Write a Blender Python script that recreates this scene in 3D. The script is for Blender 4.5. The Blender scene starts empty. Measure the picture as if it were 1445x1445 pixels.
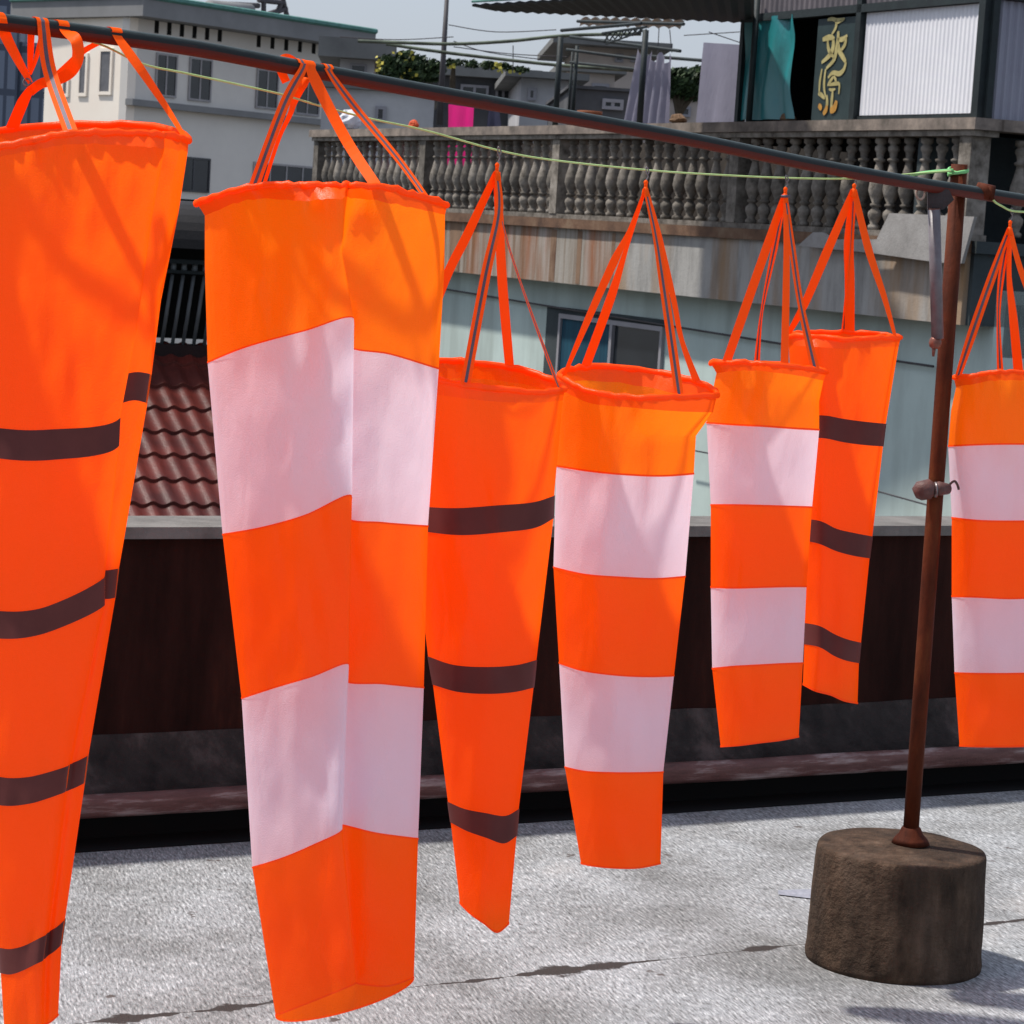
import bpy, math, random
from mathutils import Vector, Matrix, noise
random.seed(7)
PI = math.pi
SC = bpy.context.scene
COL = SC.collection
# ------------------------------------------------------------------ camera
F_PX = 3740.0; PITCH = math.atan(402.0/F_PX); ROLL = 0.063; EYE = Vector((0, 0, 1.6))
fwd = Vector((0, math.cos(PITCH), -math.sin(PITCH)))
u0 = Vector((0, math.sin(PITCH), math.cos(PITCH))); r0_ = Vector((1, 0, 0))
cR = r0_*math.cos(ROLL) + u0*math.sin(ROLL)
cU = u0*math.cos(ROLL) - r0_*math.sin(ROLL)
cam_d = bpy.data.cameras.new('camera'); cam = bpy.data.objects.new('camera', cam_d); COL.objects.link(cam)
cam_d.sensor_width = 36; cam_d.lens = 36*F_PX/1445.0; cam_d.clip_start = 0.05; cam_d.clip_end = 3000
mw = Matrix((cR, cU, -fwd)).transposed().to_4x4(); mw.translation = EYE
cam.matrix_world = mw
cam_d.dof.use_dof = True; cam_d.dof.focus_distance = 5.3; cam_d.dof.aperture_fstop = 30
SC.camera = cam

def ray(x, y):
    return (cR*((x-722.5)/F_PX) - cU*((y-722.5)/F_PX) + fwd)
def at(x, y, Y):
    r = ray(x, y); return EYE + r*(Y/r.y)
def at_z(x, y, z):
    r = ray(x, y); return EYE + r*((z-EYE.z)/r.z)
def rodY(px):
    q = (px-722.5)/F_PX
    t = (q*4.4+.85)/(1.829-1.43*q)
    return 4.4+1.43*t

# ------------------------------------------------------------------ materials
def newmat(name):
    m = bpy.data.materials.new(name); m.use_nodes = True
    nt = m.node_tree
    for n in list(nt.nodes):
        if n.type != 'OUTPUT_MATERIAL': nt.nodes.remove(n)
    return m, nt, nt.nodes['Material Output']
def N(nt, t, **kw):
    n = nt.nodes.new(t)
    for k, v in kw.items():
        if k in n.inputs: n.inputs[k].default_value = v
        else: setattr(n, k, v)
    return n
def L(nt, a, b): nt.links.new(a, b)
def c4(c): return (c[0], c[1], c[2], 1)
def coords(nt, stretch=(1, 1, 1), rot=(0, 0, 0), kind='Object'):
    tc = N(nt, 'ShaderNodeTexCoord'); mp = N(nt, 'ShaderNodeMapping')
    mp.inputs['Scale'].default_value = stretch; mp.inputs['Rotation'].default_value = rot
    L(nt, tc.outputs[kind], mp.inputs['Vector']); return mp.outputs['Vector']
def noisetex(nt, vec, scale, detail=4, rough=.6):
    n = N(nt, 'ShaderNodeTexNoise'); n.inputs['Scale'].default_value = scale
    n.inputs['Detail'].default_value = detail; n.inputs['Roughness'].default_value = rough
    L(nt, vec, n.inputs['Vector']); return n.outputs['Fac']
def ramp(nt, fac, stops):
    r = N(nt, 'ShaderNodeValToRGB'); e = r.color_ramp.elements
    while len(e) < len(stops): e.new(0.5)
    for i, (p, c) in enumerate(stops): e[i].position = p; e[i].color = c4(c) if len(c) == 3 else c
    L(nt, fac, r.inputs['Fac']); return r.outputs['Color']
def mixc(nt, fac, a, b, bt='MIX'):
    m = N(nt, 'ShaderNodeMix', data_type='RGBA', blend_type=bt)
    for s, v in ((0, fac), (6, a), (7, b)):
        if hasattr(v, 'links'): L(nt, v, m.inputs[s])
        else: m.inputs[s].default_value = v if s == 0 else c4(v)
    return m.outputs[2]
def bumpn(nt, h, strength, dist):
    b = N(nt, 'ShaderNodeBump'); b.inputs['Strength'].default_value = strength; b.inputs['Distance'].default_value = dist
    L(nt, h, b.inputs['Height']); return b.outputs['Normal']
def mat(name, c1, c2=None, scale=6, rough=.8, stretch=(1, 1, 1), bump=.4, bscale=40, bdist=.01, metal=0, c3=None, lo=.35, hi=.65, spec=.3, stain=None, rnd=0):
    m, nt, out = newmat(name); c2 = c2 or tuple(v*.7 for v in c1)
    v = coords(nt, stretch); f = noisetex(nt, v, scale, 6, .65)
    stops = [(lo, c2), (hi, c1)]
    if c3: stops = [(lo, c2), ((lo+hi)/2, c1), (hi, c3)]
    col = ramp(nt, f, stops)
    if stain:
        sv = coords(nt, (1.6, 1.6, .25)); sf = noisetex(nt, sv, stain[1], 5, .6)
        col = mixc(nt, ramp(nt, sf, [(.45, (0, 0, 0)), (.7, (1, 1, 1))]), col, stain[0])
    if rnd:
        oi = N(nt, 'ShaderNodeObjectInfo'); mr_ = N(nt, 'ShaderNodeMapRange'); mr_.inputs['To Min'].default_value = 1-rnd; mr_.inputs['To Max'].default_value = 1+rnd*.5
        L(nt, oi.outputs['Random'], mr_.inputs[0]); cc = N(nt, 'ShaderNodeCombineColor')
        for q in range(3): L(nt, mr_.outputs[0], cc.inputs[q])
        col = mixc(nt, 1.0, col, cc.outputs[0], 'MULTIPLY')
    p = N(nt, 'ShaderNodeBsdfPrincipled'); L(nt, col, p.inputs['Base Color'])
    p.inputs['Roughness'].default_value = rough; p.inputs['Metallic'].default_value = metal
    p.inputs['Specular IOR Level'].default_value = spec
    if bump:
        bf = noisetex(nt, coords(nt), bscale, 5, .7); L(nt, bumpn(nt, bf, bump, bdist), p.inputs['Normal'])
    L(nt, p.outputs[0], out.inputs['Surface']); return m

def fabric(name, diff, trans, mixf=.5, emis=0.0, sheen=.04, wr=.5):
    m, nt, out = newmat(name)
    v = coords(nt, (1, 1, .35))
    f = noisetex(nt, v, 5, 4, .55)
    wv = coords(nt, (1, 1, .5), (0.5, .7, 0)); wf = noisetex(nt, wv, 14, 3, .5)
    h = N(nt, 'ShaderNodeMath', operation='ADD'); L(nt, f, h.inputs[0])
    s = N(nt, 'ShaderNodeMath', operation='MULTIPLY'); s.inputs[1].default_value = .35; L(nt, wf, s.inputs[0]); L(nt, s.outputs[0], h.inputs[1])
    # sharp small creases: ridged noise
    cv = coords(nt, (1, 1, .3), (.2, .75, .9)); cn = noisetex(nt, cv, 7, 1, .4)
    c1 = N(nt, 'ShaderNodeMath', operation='MULTIPLY_ADD'); c1.inputs[1].default_value = 2; c1.inputs[2].default_value = -1; L(nt, cn, c1.inputs[0])
    c2 = N(nt, 'ShaderNodeMath', operation='ABSOLUTE'); L(nt, c1.outputs[0], c2.inputs[0])
    c3 = N(nt, 'ShaderNodeMath', operation='MINIMUM'); c3.inputs[1].default_value = .09; L(nt, c2.outputs[0], c3.inputs[0])
    c4_ = N(nt, 'ShaderNodeMath', operation='MULTIPLY_ADD'); c4_.inputs[1].default_value = .55; L(nt, c3.outputs[0], c4_.inputs[0]); L(nt, h.outputs[0], c4_.inputs[2])
    weave = noisetex(nt, coords(nt, (1, 1, 1)), 420, 1, .5)
    c5 = N(nt, 'ShaderNodeMath', operation='MULTIPLY_ADD'); c5.inputs[1].default_value = .05; L(nt, weave, c5.inputs[0]); L(nt, c4_.outputs[0], c5.inputs[2])
    nrm = bumpn(nt, c5.outputs[0], wr, .022)
    d = N(nt, 'ShaderNodeBsdfDiffuse'); t = N(nt, 'ShaderNodeBsdfTranslucent')
    cf = ramp(nt, noisetex(nt, coords(nt, (1, 1, .4)), 3.5, 3, .5), [(.3, tuple(x*.9 for x in diff)), (.7, diff)])
    L(nt, cf, d.inputs['Color']); t.inputs['Color'].default_value = c4(trans)
    L(nt, nrm, d.inputs['Normal']); L(nt, nrm, t.inputs['Normal'])
    mx = N(nt, 'ShaderNodeMixShader'); mx.inputs[0].default_value = mixf
    L(nt, d.outputs[0], mx.inputs[1]); L(nt, t.outputs[0], mx.inputs[2])
    g = N(nt, 'ShaderNodeBsdfGlossy'); g.inputs['Roughness'].default_value = .38; L(nt, nrm, g.inputs['Normal'])
    g.inputs['Color'].default_value = (1, 1, 1, 1)
    m2 = N(nt, 'ShaderNodeMixShader'); m2.inputs[0].default_value = sheen
    L(nt, mx.outputs[0], m2.inputs[1]); L(nt, g.outputs[0], m2.inputs[2])
    last = m2.outputs[0]
    if emis:      # glow added to brighten the cloth, standing in for fluorescent dye
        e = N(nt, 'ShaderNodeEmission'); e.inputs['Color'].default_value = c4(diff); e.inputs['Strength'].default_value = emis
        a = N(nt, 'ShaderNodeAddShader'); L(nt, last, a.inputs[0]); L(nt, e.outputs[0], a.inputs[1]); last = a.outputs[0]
    L(nt, last, out.inputs['Surface']); return m

ORANGE_TOP = fabric('fluorescent_orange_nylon_painted_sun', (1, .185, .004), (1, .22, .004), .55, .18, .015, .8)  # same cloth as the lower bands, yellower to paint sun entering the mouth
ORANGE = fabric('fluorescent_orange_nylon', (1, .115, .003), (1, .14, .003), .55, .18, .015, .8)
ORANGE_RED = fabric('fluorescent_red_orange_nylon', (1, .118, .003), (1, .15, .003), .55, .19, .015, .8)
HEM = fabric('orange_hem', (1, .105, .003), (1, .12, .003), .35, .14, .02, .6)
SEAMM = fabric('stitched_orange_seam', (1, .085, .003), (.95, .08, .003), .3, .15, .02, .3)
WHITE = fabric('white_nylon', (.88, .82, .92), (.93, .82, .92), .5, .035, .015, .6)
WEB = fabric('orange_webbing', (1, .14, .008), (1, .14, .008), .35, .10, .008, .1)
REFL = mat('dark_reflective_tape', (.135, .032, .028), (.105, .025, .022), 8, .6, bump=.1, bscale=200, bdist=.002, spec=.25)
REFL_L = mat('grey_reflective_tape', (.16, .13, .15), (.12, .09, .11), 8, .45, bump=0)
STRIPE = mat('strap_reflective_line', (.15, .12, .15), (.10, .08, .11), 20, .5, bump=0)

def bounce_tinted_rod():
    m, nt, out = newmat('steel_rod_painted_bounce')
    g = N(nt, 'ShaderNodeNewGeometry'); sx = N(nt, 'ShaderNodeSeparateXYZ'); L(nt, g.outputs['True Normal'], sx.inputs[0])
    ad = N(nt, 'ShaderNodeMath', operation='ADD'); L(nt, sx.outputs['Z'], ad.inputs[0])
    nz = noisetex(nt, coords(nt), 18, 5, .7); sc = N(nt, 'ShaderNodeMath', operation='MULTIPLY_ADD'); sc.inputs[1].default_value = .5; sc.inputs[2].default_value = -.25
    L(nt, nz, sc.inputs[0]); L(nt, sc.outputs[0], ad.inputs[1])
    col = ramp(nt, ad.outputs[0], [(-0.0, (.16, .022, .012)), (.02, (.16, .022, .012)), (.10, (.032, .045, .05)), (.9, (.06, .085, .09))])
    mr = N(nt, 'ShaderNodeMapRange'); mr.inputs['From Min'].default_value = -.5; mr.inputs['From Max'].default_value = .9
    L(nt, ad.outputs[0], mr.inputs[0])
    col = ramp(nt, mr.outputs[0], [(0, (.10, .016, .010)), (.30, (.09, .015, .010)), (.42, (.013, .016, .016)), (.8, (.014, .021, .021)), (1, (.045, .06, .06))])  # red underside paints in the orange bounce off the socks
    p = N(nt, 'ShaderNodeBsdfPrincipled'); L(nt, col, p.inputs['Base Color']); p.inputs['Roughness'].default_value = .5; p.inputs['Specular IOR Level'].default_value = .25
    L(nt, bumpn(nt, noisetex(nt, coords(nt), 120, 4), .3, .002), p.inputs['Normal'])
    L(nt, p.outputs[0], out.inputs['Surface']); return m
ROD = bounce_tinted_rod()
RUST = mat('rusty_steel', (.10, .023, .009), (.034, .009, .005), 14, .7, (1, 1, .35), .5, 90, .003, c3=(.17, .05, .016), lo=.3, hi=.75, spec=.12)
BLOCK = mat('old_concrete_brown', (.085, .054, .036), (.026, .017, .012), 13, .92, (1, 1, .45), 1.0, 34, .016, c3=(.15, .10, .07), lo=.34, hi=.70, spec=.15, stain=((.045, .032, .024), 7))
GREYMETAL = mat('dull_grey_metal', (.17, .155, .165), (.12, .10, .11), 30, .45, bump=.2, bscale=80, bdist=.002, spec=.5)
BROWNMETAL = mat('worn_brown_metal', (.16, .08, .07), (.08, .04, .035), 30, .5)
WIRE = mat('steel_wire', (.3, .28, .28), (.15, .13, .13), 50, .35, bump=0, metal=.6)
LINE = mat('yellow_green_cord', (.60, .80, .34), (.5, .68, .25), 30, .6, bump=.3, bscale=400, bdist=.001)
LINE_G = mat('green_cord', (.24, .62, .24), (.18, .5, .18), 30, .6, bump=0)
PAR = mat('dark_red_brown_wall', (.031, .0105, .0078), (.013, .005, .0038), 3, .85, (2.5, 2.5, .5), .5, 30, .006, c3=(.075, .022, .013), lo=.3, hi=.8, spec=.08)
CAPM = mat('grey_cement_cap', (.20, .185, .17), (.12, .11, .10), 8, .9, bump=.5, bscale=60)
LEDGE = mat('tarred_ledge', (.036, .028, .025), (.014, .011, .010), 9, .6, (1, 1, .5), .9, 26, .012, c3=(.10, .075, .068), lo=.32, hi=.72, spec=.15)
LIP = mat('mauve_brown_ledge_lip', (.14, .068, .062), (.075, .033, .03), 10, .6, (.5, .5, 4), .7, 34, .006, c3=(.40, .33, .32), lo=.3, hi=.72)  # pale streaks paint the highlight along the lip
BLACK = mat('black_painted_shade', (.004, .0035, .0035), (.003, .003, .003), 3, .9, bump=0)  # flat black painted for the shade in recesses, slots and interiors
FASC = mat('weathered_concrete', (.36, .35, .33), (.21, .205, .195), 2.2, .9, (2.2, 2.2, .5), .4, 25, c3=(.43, .42, .40), lo=.3, hi=.75, stain=((.30, .17, .07), .9))
FASC_R = mat('rust_streaked_concrete', (.30, .27, .23), (.16, .10, .06), 2.5, .9, (3.2, 3.2, .18), .4, 25, c3=(.42, .39, .36), lo=.35, hi=.68, stain=((.26, .09, .03), 1.5))
RUSTL = mat('rusty_ledge', (.16, .09, .055), (.08, .045, .03), 4, .9, c3=(.24, .17, .11), lo=.3, hi=.75)
RUSTL2 = mat('flaking_rust', (.22, .14, .09), (.12, .06, .035), 6, .9, (1, 1, .4), c3=(.26, .16, .10), lo=.3, hi=.7)
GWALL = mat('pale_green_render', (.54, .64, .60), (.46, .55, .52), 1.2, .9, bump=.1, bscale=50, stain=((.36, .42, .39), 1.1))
GWALL_D = mat('green_wall_painted_shade', (.06, .075, .078), (.035, .045, .05), 1.5, .9)  # pale green wall darkened to paint the shade of the return side
BALU = mat('grey_cast_baluster', (.215, .19, .16), (.075, .064, .052), 7, .9, c3=(.34, .305, .265), lo=.32, hi=.68, bump=.6, bscale=40, rnd=.4)
CAPR = mat('balustrade_cap_stone', (.20, .165, .14), (.09, .078, .065), 4, .9, c3=(.34, .28, .23), lo=.3, hi=.7)
DARKW = mat('dark_back_wall', (.05, .042, .035), (.025, .022, .02), 1.2, .9, c3=(.12, .095, .065), lo=.4, hi=.75)  # dark with tan patches, painting a shaded terrace with lit spots
DFRAME = mat('dark_green_frame', (.022, .032, .033), (.015, .02, .022), 6, .6)
def corrugated(name, c, c2, freq, axis, rough=.5):
    return mat(name, c, c2, 2, rough, bump=.1, bscale=30)
WPANEL = mat('white_corrugated_sheet', (.80, .80, .83), (.72, .72, .76), 1.2, .6, bump=.1, bscale=30)
GPANEL = mat('grey_corrugated_sheet', (.16, .14, .15), (.10, .09, .10), 3, .6, bump=.1, bscale=30)
DARKROOF = mat('dark_roof_sheet', (.010, .010, .010), (.006, .006, .006), 4, .7, bump=.2)
TEALEDGE = mat('teal_sheet_edge', (.10, .26, .22), (.07, .18, .15), 4, .6, bump=0)
TARP = fabric('teal_tarp', (.02, .34, .37), (.02, .36, .40), .35, 0, .1, .9)
CLOTHG = fabric('lavender_grey_cloth', (.30, .29, .36), (.32, .3, .38), .35, 0, .02, .8)
PINK = fabric('magenta_cloth', (.75, .02, .22), (.75, .02, .2), .3, 0, .02, .5)
NAVY = fabric('navy_cloth', (.03, .03, .06), (.03, .03, .06), .3, 0, .02, .5)
BOARD = mat('dark_green_board', (.030, .050, .052), (.02, .035, .037), 5, .5, bump=.1)
GOLD = mat('gold_lettering', (.52, .45, .20), (.34, .29, .12), 9, .5, bump=0)
GOLD2 = mat('orange_gold_lettering', (.62, .32, .06), (.40, .2, .04), 9, .5, bump=0)
SHEET = mat('grey_fibre_sheet', (.30, .285, .27), (.22, .21, .2), 4, .8, c3=(.36, .345, .33), lo=.3, hi=.7)
CREAM = mat('cream_render_painted_sun', (.92, .84, .73), (.88, .78, .67), .6, .9, bump=.1, bscale=8)  # pale colour puts sunlight onto the house's left face
CGREY = mat('tile_facade_painted_shade', (.74, .70, .64), (.67, .63, .58), .5, .9, bump=.1, bscale=8)  # same house, greyed to put shade into its right face
EAVE = mat('grey_eave', (.25, .25, .25), (.2, .2, .2), .6, .9, bump=.1)
GLASS = mat('dark_window_glass', (.02, .025, .03), (.012, .014, .018), 2, .15, bump=0, spec=.6)
WFRAME = mat('grey_window_frame', (.30, .29, .31), (.25, .24, .26), 3, .5, bump=0)
BLUEC = mat('blue_curtain', (.008, .07, .11), (.005, .04, .07), 2, .8, (8, 8, .3), bump=0)
TILE = mat('maroon_glazed_tile', (.125, .019, .012), (.06, .011, .008), 3, .42, bump=.3, bscale=30, spec=.32)
DARKRED = mat('dark_red_band', (.022, .008, .007), (.014, .006, .006), 3, .8)
DARKGRN = mat('dark_green_band', (.012, .018, .018), (.008, .012, .012), 3, .8)
RAILM = mat('dark_grey_bars', (.13, .14, .14), (.07, .075, .08), 3, .5, bump=0)
TOWER = None
def tower_mat():
    m, nt, out = newmat('blue_grey_tiled_tower')
    v = coords(nt, (1, 1, 1)); s = N(nt, 'ShaderNodeSeparateXYZ'); L(nt, v, s.inputs[0])
    def lines(o, f, w):
        a = N(nt, 'ShaderNodeMath', operation='MULTIPLY'); a.inputs[1].default_value = f; L(nt, o, a.inputs[0])
        b = N(nt, 'ShaderNodeMath', operation='FRACT'); L(nt, a.outputs[0], b.inputs[0])
        c = N(nt, 'ShaderNodeMath', operation='LESS_THAN'); c.inputs[1].default_value = w; L(nt, b.outputs[0], c.inputs[0]); return c.outputs[0]
    a = lines(s.outputs['X'], 1.8, .3); b = lines(s.outputs['Z'], .45, .15)
    mx = N(nt, 'ShaderNodeMath', operation='MAXIMUM'); L(nt, a, mx.inputs[0]); L(nt, b, mx.inputs[1])
    col = mixc(nt, mx.outputs[0], (.17, .20, .26), (.06, .075, .11))
    p = N(nt, 'ShaderNodeBsdfPrincipled'); L(nt, col, p.inputs['Base Color']); p.inputs['Roughness'].default_value = .6
    L(nt, p.outputs[0], out.inputs['Surface']); return m
TOWER = tower_mat()
LEAF = mat('bush_leaf', (.035, .06, .022), (.015, .03, .012), 3, .6, bump=0)
LEAF2 = mat('bush_leaf_light', (.07, .11, .04), (.035, .065, .025), 3, .6, bump=0)
YEL = mat('yellow_blossom', (.55, .48, .08), (.42, .36, .06), 3, .6, bump=0)
BARK = mat('thin_branch', (.08, .06, .04), (.05, .035, .02), 9, .8)
BAMBOO = mat('bamboo_green_grey', (.14, .17, .12), (.05, .06, .045), 2, .7, bump=0, lo=.4, hi=.6)
MASTM = mat('dark_mast', (.07, .065, .07), (.05, .045, .05), 3, .6, bump=0)
HOUSEW = mat('off_white_house_wall', (.50, .49, .49), (.38, .37, .38), .8, .9, bump=.1)
HOUSEP = mat('pinkish_house_wall', (.50, .43, .38), (.40, .34, .30), .8, .9, bump=.1)
HOUSED = mat('dark_grey_house_wall', (.10, .10, .105), (.05, .05, .055), .8, .9, bump=.1)
SLAB = mat('grey_slab', (.20, .20, .19), (.14, .14, .135), .8, .9, bump=.1)
POT = mat('terracotta', (.30, .10, .045), (.2, .07, .03), 6, .8)
STONE = mat('brown_stone', (.24, .15, .09), (.12, .07, .04), 20, .9)
BAG = mat('white_plastic', (.75, .75, .78), (.55, .55, .6), 12, .5)
STREET = mat('street_ground', (.10, .10, .095), (.07, .07, .066), .05, .9, bump=.1, bscale=2)

# ------------------------------------------------------------------ mesh helpers
class MB:
    def __init__(s): s.v = []; s.f = []; s.mi = []
    def vert(s, p): s.v.append(Vector(p)); return len(s.v)-1
    def face(s, idx, mi=0): s.f.append(tuple(idx)); s.mi.append(mi)
    def hexa(s, p8, mi=0):
        b = len(s.v); s.v += [Vector(p) for p in p8]
        for f in ((0, 3, 2, 1), (4, 5, 6, 7), (0, 1, 5, 4), (1, 2, 6, 5), (2, 3, 7, 6), (3, 0, 4, 7)): s.face([b+i for i in f], mi)
    def box(s, fr, a0, a1, n0, n1, z0, z1, mi=0):
        P = fr.P
        s.hexa([P(a0, n0, z0), P(a1, n0, z0), P(a1, n1, z0), P(a0, n1, z0), P(a0, n0, z1), P(a1, n0, z1), P(a1, n1, z1), P(a0, n1, z1)], mi)
    def prism(s, pts, off, mi=0):
        b = len(s.v); n = len(pts); s.v += [Vector(p) for p in pts]; s.v += [Vector(p)+off for p in pts]
        s.face([b+i for i in range(n)][::-1], mi); s.face([b+n+i for i in range(n)], mi)
        for i in range(n): j = (i+1) % n; s.face([b+i, b+j, b+n+j, b+n+i], mi)
    def tube(s, pts, rad, seg=10, mi=0, cap=True):
        pts = [Vector(p) for p in pts]; n = len(pts)
        if not isinstance(rad, (list, tuple)): rad = [rad]*n
        b = len(s.v); pu = None
        for i, p in enumerate(pts):
            d = (pts[min(i+1, n-1)]-pts[max(i-1, 0)]).normalized()
            if pu is None: pu = d.orthogonal().normalized()
            pu = (pu - d*pu.dot(d)).normalized(); w = d.cross(pu)
            for k in range(seg):
                a = 2*PI*k/seg; s.v.append(p + (pu*math.cos(a)+w*math.sin(a))*rad[i])
        for i in range(n-1):
            for k in range(seg):
                k2 = (k+1) % seg; s.face([b+i*seg+k, b+i*seg+k2, b+(i+1)*seg+k2, b+(i+1)*seg+k], mi)
        if cap: s.face([b+k for k in range(seg)][::-1], mi); s.face([b+(n-1)*seg+k for k in range(seg)], mi)
    def lathe(s, prof, origin, seg=16, jit=0, mi=0, ax=None):
        b = len(s.v); o = Vector(origin); n = len(prof)
        for i, (r, z) in enumerate(prof):
            for k in range(seg):
                a = 2*PI*k/seg; p = Vector((r*math.cos(a), r*math.sin(a), z))
                if jit: p += Vector((math.cos(a), math.sin(a), .4))*noise.noise(Vector((p.x*14, p.y*14, p.z*14+3)))*jit
                s.v.append(o+p)
        for i in range(n-1):
            for k in range(seg):
                k2 = (k+1) % seg; s.face([b+i*seg+k, b+i*seg+k2, b+(i+1)*seg+k2, b+(i+1)*seg+k], mi)
        s.face([b+k for k in range(seg)][::-1], mi); s.face([b+(n-1)*seg+k for k in range(seg)], mi)
    def build(s, name, mats, parent=None, smooth=False, origin=None):
        me = bpy.data.meshes.new(name)
        o = bpy.data.objects.new(name, me); COL.objects.link(o)
        if parent is not None:
            org = world_loc(parent); o.parent = parent; loc = Vector((0, 0, 0))
        else:
            org = Vector(origin) if origin is not None else (sum(s.v, Vector())/max(1, len(s.v)))
            loc = org
        me.from_pydata([tuple(v-org) for v in s.v], [], s.f)
        if not isinstance(mats, (list, tuple)): mats = [mats]
        for m in mats: me.materials.append(m)
        me.polygons.foreach_set('material_index', s.mi)
        me.polygons.foreach_set('use_smooth', [smooth]*len(s.f)); me.update()
        o.location = loc
        return o
def world_loc(o):
    v = Vector((0, 0, 0))
    while o is not None: v = v + o.location; o = o.parent
    return v
def tag(o, label=None, cat=None, group=None, kind=None):
    if label: o['label'] = label
    if cat: o['category'] = cat
    if group: o['group'] = group
    if kind: o['kind'] = kind
    return o
def thing(name, label, cat, loc, group=None):
    o = bpy.data.objects.new(name, None); COL.objects.link(o); o.location = loc; o.empty_display_size = .1
    return tag(o, label, cat, group)
class Frame:
    def __init__(s, o, a):
        s.o = Vector((o[0], o[1], 0)); s.a = Vector((a[0], a[1], 0)).normalized()
        n = Vector((s.a.y, -s.a.x, 0))
        if n.dot(Vector((0, 0, 0))-s.o) < 0: n = -n
        s.n = n
    def P(s, a, n, z): return s.o + s.a*a + s.n*n + Vector((0, 0, z))
    def pix(s, x, y, n=0):
        r = ray(x, y); t = (s.o + s.n*n - EYE).dot(s.n)/r.dot(s.n); p = EYE+r*t
        return ((p-s.o).dot(s.a), p.z)
    def PP(s, x, y, n=0):
        a, z = s.pix(x, y, n); return s.P(a, n, z)
def single(mb, name, mats, label, cat, group=None, smooth=False, kind=None, origin=None):
    return tag(mb.build(name, mats, None, smooth, origin), label, cat, group, kind)

# ------------------------------------------------------------------ light and sky
SUN_DIR = Vector((-.985, .17, 0)).normalized(); EL = math.radians(61)
sdir = Vector((SUN_DIR.x*math.cos(EL), SUN_DIR.y*math.cos(EL), math.sin(EL)))
ld = bpy.data.lights.new('sun', 'SUN'); lo = bpy.data.objects.new('sun', ld); COL.objects.link(lo)
ld.energy = 4.7; ld.angle = math.radians(2.6); ld.color = (1, .95, .88)
lo.rotation_euler = sdir.to_track_quat('Z', 'Y').to_euler(); lo.location = (-6, 3, 12)
w = bpy.data.worlds.new('World'); SC.world = w; w.use_nodes = True; nt = w.node_tree
bg = nt.nodes['Background']; sk = nt.nodes.new('ShaderNodeTexSky'); sk.sky_type = 'NISHITA'; sk.sun_disc = False
sk.sun_elevation = EL; sk.sun_rotation = math.atan2(SUN_DIR.x, SUN_DIR.y); sk.dust_density = 2.5; sk.air_density = 1.2; sk.ozone_density = 2
hz = N(nt, 'ShaderNodeMix', data_type='RGBA', blend_type='MIX'); hz.inputs[0].default_value = .55
hz.inputs[7].default_value = (5.7, 6.3, 7.7, 1)
nt.links.new(sk.outputs[0], hz.inputs[6]); nt.links.new(hz.outputs[2], bg.inputs['Color']); bg.inputs['Strength'].default_value = .115
SC.view_settings.view_transform = 'Standard'; SC.view_settings.look = 'None'; SC.view_settings.exposure = 0; SC.view_settings.gamma = 1
cy = SC.cycles; cy.max_bounces = 10; cy.diffuse_bounces = 6; cy.transmission_bounces = 8; cy.glossy_bounces = 3
cy.use_denoising = True; cy.caustics_reflective = False; cy.caustics_refractive = False; cy.sample_clamp_indirect = 8

# ------------------------------------------------------------------ street ground and our rooftop
m = MB(); s = 1500
for p in ((-s, -s, -9), (s, -s, -9), (s, s, -9), (-s, s, -9)): m.vert(p)
m.face((0, 1, 2, 3)); tag(m.build('ground', STREET, None, origin=(0, 0, -9)), kind='structure')

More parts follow.
